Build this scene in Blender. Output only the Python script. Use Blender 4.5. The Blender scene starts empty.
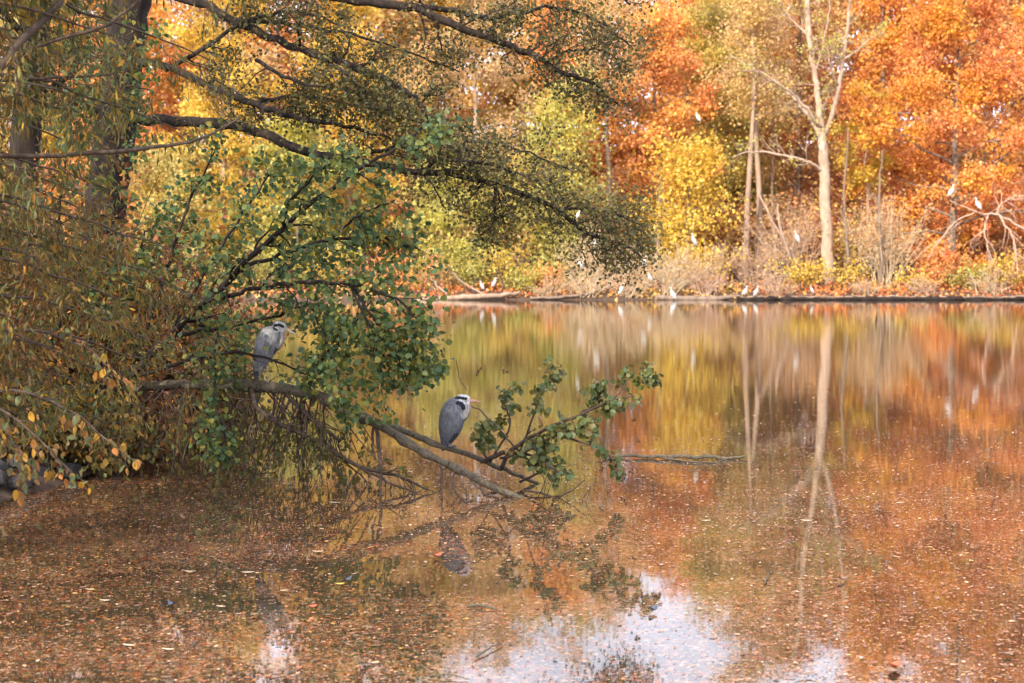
import bpy, math, random
import numpy as np
from mathutils import Vector

rng = np.random.default_rng(11)
S = bpy.context.scene
COL = S.collection
R = math.radians

# ------------------------------------------------------------------ camera
F = 1600.0
W, H = 1024, 683
CAM = np.array([0.0, 0.0, 2.6])
PITCH = math.atan(84.5 / F)
cp, sp = math.cos(PITCH), math.sin(PITCH)


def P(px, py, d):
    """point seen at pixel px,py at forward distance d (metres along +Y)"""
    u = (px - W / 2) / F
    v = (H / 2 - py) / F
    dx, dy, dz = u, cp + v * sp, -sp + v * cp
    t = d / dy
    return CAM + np.array([dx * t, d, dz * t])


cam = bpy.data.cameras.new('camera')
camo = bpy.data.objects.new('camera', cam)
COL.objects.link(camo)
camo.location = CAM
camo.rotation_euler = (math.pi / 2 - PITCH, 0, 0)
cam.sensor_width = 36
cam.lens = 36 * F / W
cam.clip_start = 0.1
cam.clip_end = 2000
cam.dof.use_dof = True
cam.dof.focus_distance = 17.9
cam.dof.aperture_fstop = 2.5
S.camera = camo

# ------------------------------------------------------------------ mesh helpers


def unit(v):
    v = np.asarray(v, float)
    n = np.linalg.norm(v, axis=-1, keepdims=True)
    return v / np.maximum(n, 1e-9)


def mk(name, V, Q=None, T=None, mat=None, parent=None, base=(0, 0, 0), smooth=False, mats=None, midx=None):
    V = np.asarray(V, np.float64) - np.asarray(base, float)
    me = bpy.data.meshes.new(name)
    Q = np.zeros((0, 4), np.int64) if Q is None or len(Q) == 0 else np.asarray(Q, np.int64)
    T = np.zeros((0, 3), np.int64) if T is None or len(T) == 0 else np.asarray(T, np.int64)
    me.vertices.add(len(V))
    me.vertices.foreach_set('co', V.astype(np.float32).ravel())
    loops = np.concatenate([Q.ravel(), T.ravel()]).astype(np.int32)
    me.loops.add(len(loops))
    me.loops.foreach_set('vertex_index', loops)
    nq, nt = len(Q), len(T)
    me.polygons.add(nq + nt)
    st = np.concatenate([np.arange(nq) * 4, nq * 4 + np.arange(nt) * 3]).astype(np.int32)
    me.polygons.foreach_set('loop_start', st)
    if smooth:
        me.polygons.foreach_set('use_smooth', np.ones(nq + nt, bool))
    if mats:
        for m in mats:
            me.materials.append(m)
        if midx is not None:
            me.polygons.foreach_set('material_index', np.asarray(midx, np.int32))
    elif mat:
        me.materials.append(mat)
    me.update(calc_edges=True)
    me.validate()
    o = bpy.data.objects.new(name, me)
    COL.objects.link(o)
    if parent is not None:
        o.parent = parent
    elif base is not None:
        o.location = base
    return o


def tag(o, label=None, cat=None, group=None, kind=None):
    if label:
        o['label'] = label
    if cat:
        o['category'] = cat
    if group:
        o['group'] = group
    if kind:
        o['kind'] = kind
    return o


def thing(name, label, cat, loc, group=None):
    o = bpy.data.objects.new(name, None)
    o.empty_display_size = 0.2
    COL.objects.link(o)
    o.location = loc
    return tag(o, label, cat, group)


class MB:
    def __init__(self):
        self.V, self.Q, self.T, self.n = [], [], [], 0

    def add(self, V, Q=None, T=None):
        V = np.asarray(V, float)
        if Q is not None and len(Q):
            self.Q.append(np.asarray(Q) + self.n)
        if T is not None and len(T):
            self.T.append(np.asarray(T) + self.n)
        self.V.append(V)
        self.n += len(V)

    def tube(self, pts, rad, k=6, cap=True):
        pts = np.asarray(pts, float)
        n = len(pts)
        if n < 2:
            return
        rad = np.broadcast_to(np.asarray(rad, float), (n,))
        tan = unit(np.gradient(pts, axis=0))
        ref = np.array([0.31, 0.17, 0.93])
        if abs(tan[0] @ ref) > 0.95:
            ref = np.array([1.0, 0, 0])
        N = np.zeros((n, 3))
        v = ref
        for i in range(n):
            v = v - tan[i] * (v @ tan[i])
            v = v / max(np.linalg.norm(v), 1e-9)
            N[i] = v
        B = np.cross(tan, N)
        a = np.arange(k) * 2 * math.pi / k
        V = pts[:, None] + rad[:, None, None] * (np.cos(a)[None, :, None] * N[:, None] + np.sin(a)[None, :, None] * B[:, None])
        V = V.reshape(-1, 3)
        i = np.arange(n - 1)[:, None] * k
        j = np.arange(k)[None, :]
        j2 = (j + 1) % k
        Q = np.stack([i + j, i + j2, i + k + j2, i + k + j], -1).reshape(-1, 4)
        T = None
        if cap:
            V = np.vstack([V, pts[0], pts[-1]])
            c0, c1 = n * k, n * k + 1
            jj = np.arange(k)
            T = np.vstack([np.stack([np.full(k, c0), (jj + 1) % k, jj], -1),
                           np.stack([np.full(k, c1), (n - 1) * k + jj, (n - 1) * k + (jj + 1) % k], -1)])
        self.add(V, Q, T)

    def build(self, name, mat, parent=None, base=(0, 0, 0), smooth=True):
        if not self.V:
            return None
        return mk(name, np.vstack(self.V), np.vstack(self.Q) if self.Q else None,
                  np.vstack(self.T) if self.T else None, mat, parent, base, smooth)


# leaf templates: x across, y along (0 base .. 1 tip), z fold
T_ROUND = (np.array([[0, 0, 0], [-.36, .28, .06], [-.42, .62, .05], [0, 1, -.05], [.42, .62, .05], [.36, .28, .06], [0, .45, -.02]]),
           np.array([[0, 6, 2, 1], [6, 3, 3, 2], [0, 5, 4, 6], [6, 4, 3, 3]]))
T_ROUND = (T_ROUND[0], np.array([[0, 6, 2, 1], [0, 5, 4, 6]]), np.array([[6, 3, 2], [6, 4, 3]]))
_th = np.linspace(0, 1, 8)
_w = .43 * np.sin(np.pi * np.clip(_th, 0, 1) ** .8) ** .8
_w[0] = _w[-1] = 0
T_OVAL = (np.vstack([np.stack([0 * _th, _th, .04 * np.sin(_th * 9) - .10 * _th ** 2], -1), np.stack([-_w, _th, .07 - .12 * _th ** 2 + .03 * np.sin(_th * 7)], -1), np.stack([_w, _th, .07 - .10 * _th ** 2 - .03 * np.sin(_th * 8)], -1)]),
          np.array([[i, i + 1, 8 + i + 1, 8 + i] for i in range(1, 6)] + [[i, 16 + i, 16 + i + 1, i + 1] for i in range(1, 6)]),
          np.array([[0, 1, 9], [0, 17, 1], [6, 7, 14], [6, 22, 7]]))
T_NARROW = (np.array([[0, 0, 0], [-.10, .35, .03], [-.075, .7, .0], [0, 1, -.12], [.075, .7, 0.0], [.10, .35, .03], [0, .5, -.02]]),
            np.array([[0, 6, 2, 1], [0, 5, 4, 6]]), np.array([[6, 3, 2], [6, 4, 3]]))
T_DIAM = (np.array([[0, 0, 0], [-.40, .5, .09], [0, 1, -.02], [.40, .5, .09]]),
          None, np.array([[0, 2, 1], [0, 3, 2]]))
T_HEX = (np.array([[0, 0, 0], [-.40, .35, .05], [-.30, .8, -.03], [0, 1, .04], [.38, .7, -.02], [.33, .25, .06]]),
         np.array([[0, 3, 2, 1], [0, 5, 4, 3]]), None)


def leaves(name, pos, axis, size, tmpl, mat, parent=None, base=(0, 0, 0), nrm=None, r=rng, wid=None):
    pos = np.asarray(pos, float)
    n = len(pos)
    if n == 0:
        return None
    y = unit(axis)
    a = r.normal(size=(n, 3)) if nrm is None else np.asarray(nrm, float)
    x = unit(np.cross(y, a))
    z = np.cross(x, y)
    tv, tq, tt = tmpl
    size = np.broadcast_to(np.asarray(size, float), (n,))
    wd = np.ones(n) if wid is None else wid
    V = pos[:, None] + size[:, None, None] * (tv[None, :, 0:1] * wd[:, None, None] * x[:, None] + tv[None, :, 1:2] * y[:, None] + tv[None, :, 2:3] * z[:, None])
    k = len(tv)
    off = (np.arange(n) * k)[:, None, None]
    Q = (tq[None] + off).reshape(-1, 4) if tq is not None else None
    T = (tt[None] + off).reshape(-1, 3) if tt is not None else None
    return mk(name, V.reshape(-1, 3), Q, T, mat, parent, base)


def smoothline(pts, n=None, jit=0.0, r=rng):
    """Catmull-Rom through pts (k,m) -> n samples"""
    p = np.asarray(pts, float)
    k = len(p)
    n = n or (k - 1) * 5 + 1
    q = np.vstack([2 * p[0] - p[1], p, 2 * p[-1] - p[-2]])
    out = []
    for s in np.linspace(0, k - 1 - 1e-6, n):
        i = int(s)
        t = s - i
        a, b, c, d = q[i], q[i + 1], q[i + 2], q[i + 3]
        out.append(.5 * ((2 * b) + (c - a) * t + (2 * a - 5 * b + 4 * c - d) * t * t + (3 * b - a - 3 * c + d) * t ** 3))
    out = np.array(out)
    if jit:
        out[1:-1, :3] += r.normal(size=(n - 2, 3)) * jit
    return out


def traced(pix, jit=0.0, n=None):
    """list of (px,py,depth,width_px) -> (pts, radii)"""
    a = np.array([list(P(p[0], p[1], p[2])) + [p[3] * .5 * p[2] / F] for p in pix])
    s = smoothline(a, n, jit)
    return s[:, :3], np.maximum(s[:, 3], .002)


def wander(p, d, L, n, r, wob=.25, grav=0.0):
    pts = [np.asarray(p, float)]
    d = unit(d)
    st = L / n
    for i in range(n):
        d = unit(d + r.normal(size=3) * wob + np.array([0, 0, grav]))
        pts.append(pts[-1] + d * st)
    return np.array(pts)


def sprout(mb, pts, rad, n, L, r, levels, leaf, t0=.15, fwd=.5, bias=(0, 0, 0), grav=0.0, k=4, wob=.25, kids=5, shrink=.5, nl=8, spread=.04, rr=.45, seg=6):
    """side twigs along a polyline; leaf collects (position, twig direction)"""
    m = len(pts)
    for i in range(n):
        t = t0 + (1 - t0) * (i + r.random()) / n
        f = t * (m - 1)
        a = min(int(f), m - 2)
        p = pts[a] + (pts[a + 1] - pts[a]) * (f - a)
        tg = unit(pts[a + 1] - pts[a])
        v = r.normal(size=3)
        v = unit(v - tg * (v @ tg))
        d = unit(tg * fwd + v + np.asarray(bias))
        l = L * (.55 + .7 * r.random()) * (1.15 - .5 * t)
        tw = wander(p, d, l, seg, r, wob, grav)
        ra = max(rad[a] * rr, .0022) * np.linspace(1, .35, seg + 1)
        ra = np.maximum(ra, .002)
        mb.tube(tw, ra, k, cap=False)
        if levels > 1:
            sprout(mb, tw, ra, kids, l * shrink, r, levels - 1, leaf, .2, fwd, bias, grav, 3, wob, max(2, kids - 1), shrink, nl, spread, .6, max(3, seg - 1))
        else:
            for q in range(nl):
                s = (.15 + .85 * r.random()) * seg
                b = min(int(s), seg - 1)
                pp = tw[b] + (tw[b + 1] - tw[b]) * (s - b) + r.normal(size=3) * spread
                leaf.append((pp, tw[b + 1] - tw[b]))


# ------------------------------------------------------------------ materials


def newmat(name):
    m = bpy.data.materials.new(name)
    m.use_nodes = True
    nt = m.node_tree
    nt.nodes.clear()
    out = nt.nodes.new('ShaderNodeOutputMaterial')
    return m, nt, out


def ramp(nt, cols, fac, interp='LINEAR'):
    n = nt.nodes.new('ShaderNodeValToRGB')
    n.color_ramp.interpolation = interp
    e = n.color_ramp.elements
    while len(e) < len(cols):
        e.new(1.0)
    for i, c in enumerate(cols):
        e[i].position = i / max(1, len(cols) - 1) if interp == 'LINEAR' else i / len(cols)
        e[i].color = (*c, 1)
    nt.links.new(fac, n.inputs[0])
    return n.outputs[0]


def leafmat(name, cols, trans=.35, rough=.5, spec=.35, patch=None, pscale=.35):
    """leaf colour picked per leaf; patch: second palette for whole clumps"""
    m, nt, out = newmat(name)
    N, L = nt.nodes, nt.links
    geo = N.new('ShaderNodeNewGeometry')
    c = ramp(nt, cols, geo.outputs['Random Per Island'])
    if patch:
        c2 = ramp(nt, patch, geo.outputs['Random Per Island'])
        tc = N.new('ShaderNodeTexCoord')
        no = N.new('ShaderNodeTexNoise')
        no.inputs['Scale'].default_value = pscale
        no.inputs['Detail'].default_value = 3
        L.new(tc.outputs['Object'], no.inputs['Vector'])
        mr = N.new('ShaderNodeMapRange')
        mr.inputs[1].default_value = .45
        mr.inputs[2].default_value = .58
        L.new(no.outputs[0], mr.inputs[0])
        mx = N.new('ShaderNodeMix')
        mx.data_type = 'RGBA'
        L.new(mr.outputs[0], mx.inputs[0])
        L.new(c, mx.inputs[6])
        L.new(c2, mx.inputs[7])
        c = mx.outputs[2]
    b = N.new('ShaderNodeBsdfPrincipled')
    b.inputs['Roughness'].default_value = rough
    b.inputs['Specular IOR Level'].default_value = spec
    L.new(c, b.inputs['Base Color'])
    t = N.new('ShaderNodeBsdfTranslucent')
    L.new(c, t.inputs['Color'])
    mix = N.new('ShaderNodeMixShader')
    mix.inputs[0].default_value = trans
    L.new(b.outputs[0], mix.inputs[1])
    L.new(t.outputs[0], mix.inputs[2])
    L.new(mix.outputs[0], out.inputs[0])
    return m


def barkmat(name, c1, c2, scale=6, stretch=.2, bump=.4, c3=None):
    m, nt, out = newmat(name)
    N, L = nt.nodes, nt.links
    tc = N.new('ShaderNodeTexCoord')
    mp = N.new('ShaderNodeMapping')
    mp.inputs['Scale'].default_value = (1, 1, stretch)
    L.new(tc.outputs['Object'], mp.inputs[0])
    no = N.new('ShaderNodeTexNoise')
    no.inputs['Scale'].default_value = scale
    no.inputs['Detail'].default_value = 8
    no.inputs['Roughness'].default_value = .7
    L.new(mp.outputs[0], no.inputs['Vector'])
    mr = N.new('ShaderNodeMapRange')
    mr.inputs[1].default_value = .32
    mr.inputs[2].default_value = .68
    L.new(no.outputs[0], mr.inputs[0])
    c = ramp(nt, [c1, c2] if c3 is None else [c1, c2, c3], mr.outputs[0])
    b = N.new('ShaderNodeBsdfPrincipled')
    b.inputs['Roughness'].default_value = .85
    b.inputs['Specular IOR Level'].default_value = .2
    L.new(c, b.inputs['Base Color'])
    bp = N.new('ShaderNodeBump')
    bp.inputs['Strength'].default_value = bump
    bp.inputs['Distance'].default_value = .05
    L.new(no.outputs[0], bp.inputs['Height'])
    L.new(bp.outputs[0], b.inputs['Normal'])
    L.new(b.outputs[0], out.inputs[0])
    return m


M = {}
M['dark_bark'] = barkmat('dark_bark', (.006, .0045, .004), (.040, .027, .020), 9, .25, .8)
M['bough_bark'] = barkmat('bough_bark', (.02, .015, .011), (.12, .095, .065), 24, .8, .9, (.09, .095, .05))
M['twig_bark'] = barkmat('twig_bark', (.03, .02, .014), (.09, .062, .042), 12, .5, .2)
M['tan_bark'] = barkmat('tan_bark', (.16, .105, .07), (.36, .25, .17), 3, .25, .4)
M['pale_bark'] = barkmat('pale_bark', (.20, .13, .085), (.46, .33, .23), 2.6, .5, .6)
M['brown_bark'] = barkmat('brown_bark', (.10, .07, .05), (.24, .17, .12), 3, .25, .5)
M['dry_twig'] = barkmat('dry_twig', (.32, .235, .14), (.60, .46, .30), 2.5, .6, .2)
M['pink_twig'] = barkmat('pink_twig', (.30, .19, .13), (.52, .36, .25), 2.5, .6, .2)

# far foliage palettes
OR = [(.56, .14, .04), (.66, .25, .06), (.70, .34, .09), (.70, .28, .11), (.46, .14, .05)]
M['coral'] = leafmat('coral_leaves', [(0.504, 0.118, 0.035), (0.679, 0.218, 0.063), (0.698, 0.302, 0.084), (0.679, 0.252, 0.098), (0.466, 0.134, 0.042), (0.737, 0.353, 0.098), (0.679, 0.286, 0.112)], .34,
                     patch=[(0.679, 0.302, 0.035), (0.698, 0.386, 0.042), (0.582, 0.185, 0.035), (0.640, 0.252, 0.035)], pscale=.28)
M['orange'] = leafmat('orange_leaves', OR, .34, patch=[(0.679, 0.396, 0.056), (0.640, 0.306, 0.064), (0.582, 0.198, 0.040), (0.698, 0.360, 0.112)], pscale=.3)
M['rust'] = leafmat('rust_leaves', [(.36, .11, .04), (.48, .17, .06), (.58, .28, .10), (.42, .18, .09)], .34, patch=[(.50, .30, .10), (.60, .36, .12), (.44, .26, .10)], pscale=.3)
M['yellow'] = leafmat('yellow_leaves', [(.62, .40, .03), (.72, .50, .05), (.70, .44, .05), (.52, .40, .08), (.74, .58, .14), (.62, .36, .07), (.48, .40, .10)], .45,
                      patch=[(.66, .34, .04), (.55, .42, .06), (.60, .30, .04)], pscale=.3)
M['olive'] = leafmat('olive_leaves', [(.30, .25, .09), (.42, .34, .11), (.52, .40, .12), (.34, .31, .10), (.58, .44, .13)], .45,
                     patch=[(.54, .38, .06), (.40, .34, .07), (.56, .30, .06)], pscale=.35)
M['lime'] = leafmat('lime_leaves', [(.30, .29, .08), (.44, .39, .10), (.54, .46, .11), (.24, .25, .08), (.60, .50, .12)], .45,
                    patch=[(.40, .38, .07), (.58, .46, .07), (.20, .22, .06)], pscale=.5)
M['tan'] = leafmat('tan_leaves', [(.46, .28, .14), (.58, .38, .20), (.52, .34, .12), (.40, .22, .12), (.60, .44, .18)], .45,
                   patch=[(.58, .30, .12), (.50, .38, .12), (.62, .36, .10)], pscale=.3)
M['redcover'] = leafmat('red_leaves', [(.46, .09, .03), (.58, .18, .05), (.64, .30, .08), (.36, .08, .03)], .25, patch=[(.50, .24, .08), (.60, .40, .10)], pscale=.2)
# near foliage
M['alder'] = leafmat('alder_leaves', [(.05, .055, .02), (.08, .078, .024), (.12, .10, .03), (.06, .07, .026), (.17, .13, .03), (.10, .07, .028), (.04, .04, .02)], .35, .5, .2)
M['green'] = leafmat('green_leaves', [(0.038, 0.070, 0.026), (0.054, 0.099, 0.037), (0.076, 0.128, 0.048), (0.119, 0.140, 0.035), (0.054, 0.093, 0.035), (0.259, 0.221, 0.035), (0.141, 0.163, 0.035), (0.097, 0.140, 0.041)], .4, .45, .25)
M['willow'] = leafmat('willow_leaves', [(0.038, 0.038, 0.013), (0.213, 0.174, 0.026), (0.030, 0.038, 0.015), (0.084, 0.100, 0.022), (0.130, 0.142, 0.030), (0.068, 0.107, 0.037), (0.228, 0.149, 0.022), (0.122, 0.059, 0.019), (0.046, 0.066, 0.022), (0.168, 0.149, 0.030), (0.038, 0.033, 0.015), (0.114, 0.157, 0.067), (0.558, 0.324, 0.036), (0.068, 0.074, 0.022), (0.092, 0.133, 0.045), (0.522, 0.216, 0.027)], .4, .5, .25,
                       patch=[(0.054, 0.045, 0.015), (0.168, 0.074, 0.022), (0.076, 0.066, 0.019), (0.274, 0.149, 0.022), (0.046, 0.033, 0.015), (0.106, 0.133, 0.045), (0.228, 0.083, 0.019), (0.092, 0.100, 0.026)], pscale=1.1)
M['bramble'] = leafmat('bramble_leaves', [(.17, .055, .025), (.26, .09, .03), (.12, .08, .03), (.42, .17, .04), (.07, .04, .025), (.54, .22, .04), (.20, .16, .035), (.10, .11, .03)], .3, .5, .3)
M['hazel'] = leafmat('hazel_leaves', [(0.368, 0.170, 0.020), (0.400, 0.230, 0.030), (0.288, 0.102, 0.020), (0.112, 0.111, 0.035), (0.064, 0.093, 0.035), (0.320, 0.128, 0.025), (0.080, 0.102, 0.050), (0.192, 0.136, 0.030)], .35, .5, .25)
M['boughleaf'] = leafmat('bough_leaves', [(.06, .085, .02), (.09, .10, .022), (.13, .11, .025), (.05, .08, .025), (.07, .10, .03), (.15, .11, .03)], .3, .42, .3)
M['withered'] = leafmat('withered_leaves', [(.08, .075, .02), (.13, .11, .025), (.07, .09, .024), (.19, .13, .03), (.11, .07, .02), (.06, .08, .022), (.15, .14, .03)], .4, .5, .2)
M['catkin'] = leafmat('alder_cones', [(.05, .03, .02), (.08, .045, .025)], .0, .8, .2)
M['litter'] = leafmat('floating_litter', [(.30, .09, .03), (.16, .05, .02), (.46, .13, .03), (.52, .22, .05), (.24, .07, .025), (.06, .035, .02), (.54, .33, .21), (.40, .11, .03), (.12, .07, .035), (.58, .40, .27), (.50, .28, .04), (.16, .07, .03), (.56, .28, .15)], .1, .25, .4)
M['bankleaf'] = leafmat('bank_litter', [(.06, .028, .014), (.09, .04, .018), (.04, .024, .014), (.16, .07, .02), (.03, .02, .012)], .1, .7, .1)


def flat(name, col, rough=.6, spec=.3, var=.15, scale=20, bump=.2):
    m, nt, out = newmat(name)
    N, L = nt.nodes, nt.links
    tc = N.new('ShaderNodeTexCoord')
    no = N.new('ShaderNodeTexNoise')
    no.inputs['Scale'].default_value = scale
    no.inputs['Detail'].default_value = 6
    L.new(tc.outputs['Object'], no.inputs['Vector'])
    c = ramp(nt, [tuple(x * (1 - var * 2) for x in col), tuple(min(1, x * (1 + var * 2)) for x in col)], no.outputs[0])
    b = N.new('ShaderNodeBsdfPrincipled')
    b.inputs['Roughness'].default_value = rough
    b.inputs['Specular IOR Level'].default_value = spec
    L.new(c, b.inputs['Base Color'])
    bp = N.new('ShaderNodeBump')
    bp.inputs['Strength'].default_value = bump
    bp.inputs['Distance'].default_value = .02
    L.new(no.outputs[0], bp.inputs['Height'])
    L.new(bp.outputs[0], b.inputs['Normal'])
    L.new(b.outputs[0], out.inputs[0])
    return m


M['stone'] = flat('grey_stone', (.048, .044, .040), .8, .3, .3, 9, .6)
M['white'] = flat('white_plumage', (.82, .80, .76), .8, .2, .06, 25, .2)
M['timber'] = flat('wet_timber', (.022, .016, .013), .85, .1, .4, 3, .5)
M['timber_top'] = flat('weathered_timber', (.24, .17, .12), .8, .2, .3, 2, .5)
M['dark_feather'] = flat('dark_feather', (.04, .05, .07), .5, .4, .3, 30, .2)


def ground_mat():
    m, nt, out = newmat('leaf_littered_soil')
    N, L = nt.nodes, nt.links
    tc = N.new('ShaderNodeTexCoord')
    no = N.new('ShaderNodeTexNoise')
    no.inputs['Scale'].default_value = 5
    no.inputs['Detail'].default_value = 9
    no.inputs['Roughness'].default_value = .75
    L.new(tc.outputs['Object'], no.inputs['Vector'])
    c = ramp(nt, [(.015, .011, .008), (.035, .024, .016), (.09, .048, .025), (.20, .09, .035)], no.outputs[0])
    b = N.new('ShaderNodeBsdfPrincipled')
    b.inputs['Roughness'].default_value = .9
    L.new(c, b.inputs['Base Color'])
    bp = N.new('ShaderNodeBump')
    bp.inputs['Strength'].default_value = .7
    bp.inputs['Distance'].default_value = .1
    L.new(no.outputs[0], bp.inputs['Height'])
    L.new(bp.outputs[0], b.inputs['Normal'])
    L.new(b.outputs[0], out.inputs[0])
    return m


def water_mat():
    m, nt, out = newmat('pond_water')
    N, L = nt.nodes, nt.links
    tc = N.new('ShaderNodeTexCoord')
    b = N.new('ShaderNodeBsdfPrincipled')
    b.inputs['Base Color'].default_value = (.030, .022, .012, 1)
    b.inputs['Roughness'].default_value = .0
    b.inputs['IOR'].default_value = 1.55
    hs = []
    for sc, st in (((.7, 1.3, 1), .0024), ((4.0, 9, 1), .0008), ((13, 28, 1), .00025)):
        mp = N.new('ShaderNodeMapping')
        mp.inputs['Scale'].default_value = sc
        L.new(tc.outputs['Object'], mp.inputs[0])
        no = N.new('ShaderNodeTexNoise')
        no.inputs['Scale'].default_value = 1
        no.inputs['Detail'].default_value = 2
        L.new(mp.outputs[0], no.inputs['Vector'])
        mu = N.new('ShaderNodeMath')
        mu.operation = 'MULTIPLY'
        mu.inputs[1].default_value = st
        L.new(no.outputs[0], mu.inputs[0])
        hs.append(mu.outputs[0])
    a = N.new('ShaderNodeMath')
    L.new(hs[0], a.inputs[0])
    L.new(hs[1], a.inputs[1])
    a2 = N.new('ShaderNodeMath')
    L.new(a.outputs[0], a2.inputs[0])
    L.new(hs[2], a2.inputs[1])
    bp = N.new('ShaderNodeBump')
    sx = N.new('ShaderNodeSeparateXYZ')
    L.new(tc.outputs['Object'], sx.inputs[0])
    wr = N.new('ShaderNodeMapRange')
    wr.inputs[1].default_value = 14
    wr.inputs[2].default_value = 48
    wr.inputs[3].default_value = .20
    wr.inputs[4].default_value = .95
    L.new(sx.outputs[1], wr.inputs[0])
    L.new(wr.outputs[0], bp.inputs['Strength'])
    bp.inputs['Distance'].default_value = 1.0
    L.new(a2.outputs[0], bp.inputs['Height'])
    L.new(bp.outputs[0], b.inputs['Normal'])
    # film of leaf crumbs lying in the surface: two sizes of cells, some of them leaf, some open water
    def math_(op, a, c):
        n_ = N.new('ShaderNodeMath')
        n_.operation = op
        for q, v_ in enumerate((a, c)):
            if isinstance(v_, (int, float)):
                n_.inputs[q].default_value = v_
            else:
                L.new(v_, n_.inputs[q])
        return n_.outputs[0]
    big = N.new('ShaderNodeTexNoise')
    big.inputs['Scale'].default_value = .55
    big.inputs['Detail'].default_value = 4
    big.inputs['Roughness'].default_value = .65
    mpb = N.new('ShaderNodeMapping')
    mpb.inputs['Scale'].default_value = (.45, 1.2, 1)
    L.new(tc.outputs['Object'], mpb.inputs[0])
    L.new(mpb.outputs[0], big.inputs['Vector'])
    fade = N.new('ShaderNodeMapRange')
    fade.inputs[1].default_value = 18.0
    fade.inputs[2].default_value = 26.0
    fade.inputs[3].default_value = .39
    fade.inputs[4].default_value = -.25
    L.new(math_('ADD', sx.outputs[1], math_('MULTIPLY', big.outputs[0], 5.0)), fade.inputs[0])
    cover = math_('ADD', fade.outputs[0], math_('MULTIPLY', math_('SUBTRACT', big.outputs[0], .5), 2.8))
    # left side of the pond is the leafier one, the open middle the cleaner one
    side = N.new('ShaderNodeMapRange')
    side.inputs[1].default_value = -.8
    side.inputs[2].default_value = .6
    side.inputs[3].default_value = 1.12
    side.inputs[4].default_value = .92
    L.new(sx.outputs[0], side.inputs[0])
    cover = math_('MULTIPLY', cover, side.outputs[0])
    film = None
    shader = b.outputs[0]
    for sc, share in ((34, .62), (75, .9)):
        vo = N.new('ShaderNodeTexVoronoi')
        vo.inputs['Scale'].default_value = sc
        vo.inputs['Randomness'].default_value = 1
        mpv = N.new('ShaderNodeMapping')
        mpv.inputs['Scale'].default_value = (.62, 1, 0)
        mpv.inputs['Rotation'].default_value = (0, 0, .2 if sc < 50 else -.25)
        L.new(tc.outputs['Object'], mpv.inputs[0])
        L.new(mpv.outputs[0], vo.inputs['Vector'])
        sep = N.new('ShaderNodeSeparateColor')
        L.new(vo.outputs['Color'], sep.inputs[0])
        on = math_('LESS_THAN', sep.outputs[0], math_('MULTIPLY', cover, share))
        inside = math_('LESS_THAN', vo.outputs['Distance'], .55)
        mask = math_('MULTIPLY', on, inside)
        col = ramp(nt, [(.13, .032, .012), (.25, .05, .016), (.04, .022, .014), (.26, .085, .024), (.14, .09, .06), (.22, .13, .03), (.022, .016, .012), (.34, .22, .15), (.13, .05, .022), (.03, .028, .02), (.24, .17, .12)], sep.outputs[1])
        lb = N.new('ShaderNodeBsdfPrincipled')
        lb.inputs['Roughness'].default_value = .05
        lb.inputs['IOR'].default_value = 1.5
        lb.inputs['Specular IOR Level'].default_value = .6
        L.new(col, lb.inputs['Base Color'])
        L.new(bp.outputs[0], lb.inputs['Normal'])
        mxs = N.new('ShaderNodeMixShader')
        L.new(mask, mxs.inputs[0])
        L.new(shader, mxs.inputs[1])
        L.new(lb.outputs[0], mxs.inputs[2])
        shader = mxs.outputs[0]
    L.new(shader, out.inputs[0])
    return m


def clear_heron(pos):
    """the gap in the leaves in which the standing heron shows"""
    d = pos[:, 1]
    c = P(272, 352, 18.9)
    t = pos - CAM
    q = CAM + t * (18.9 / d)[:, None]
    m = (((q[:, 0] - c[0]) / .30) ** 2 + ((q[:, 2] - c[2]) / .46) ** 2 < 1) & (d < 19.15)
    return ~m | (np.random.default_rng(3).random(len(pos)) < .06)


# ------------------------------------------------------------------ terrain and water
FAR = 97.0
LAKE = np.array([(-3, 6), (-5.6, 6.5), (-5.7, 12), (-5.5, 17), (-5.05, 19.5), (-4.7, 22.5), (-5.4, 25.5), (-9, 31), (-17, 42), (-34, 60), (-75, 80), (-80, FAR + 1),
                 (-40, FAR + .6), (-14, FAR - .6), (-5, FAR + .3), (14, FAR), (40, FAR), (70, FAR - 1), (75, 60), (40, 20), (12, 5)], float)


def lake_sd(x, y):
    """signed distance, negative inside the lake"""
    p = np.stack([x, y], -1)
    d = np.full(x.shape, 1e9)
    inside = np.zeros(x.shape, bool)
    for i in range(len(LAKE)):
        a, b = LAKE[i], LAKE[(i + 1) % len(LAKE)]
        ab = b - a
        t = np.clip(((p - a) @ ab) / (ab @ ab), 0, 1)
        d = np.minimum(d, np.linalg.norm(p - a - t[..., None] * ab, axis=-1))
        c = (a[1] > y) != (b[1] > y)
        with np.errstate(divide='ignore', invalid='ignore'):
            xi = a[0] + (y - a[1]) * (b[0] - a[0]) / (b[1] - a[1])
        inside ^= c & (x < xi)
    return np.where(inside, -d, d)


def gz(x, y):
    x = np.asarray(x, float)
    y = np.asarray(y, float)
    s = lake_sd(x, y)
    z = np.where(s < 0, np.maximum(s * .5, -.9), .10 + .35 * (1 - np.exp(-s / .8)) + np.clip(s, 0, 14) * .045 + np.clip(s - 14, 0, 120) * np.where(y > 90, .14, .03))
    z = z + np.where(s > .3, .06 * np.sin(x * 1.7 + y * .6) * np.sin(y * 1.3 - x * .4), 0)
    return z


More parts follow.
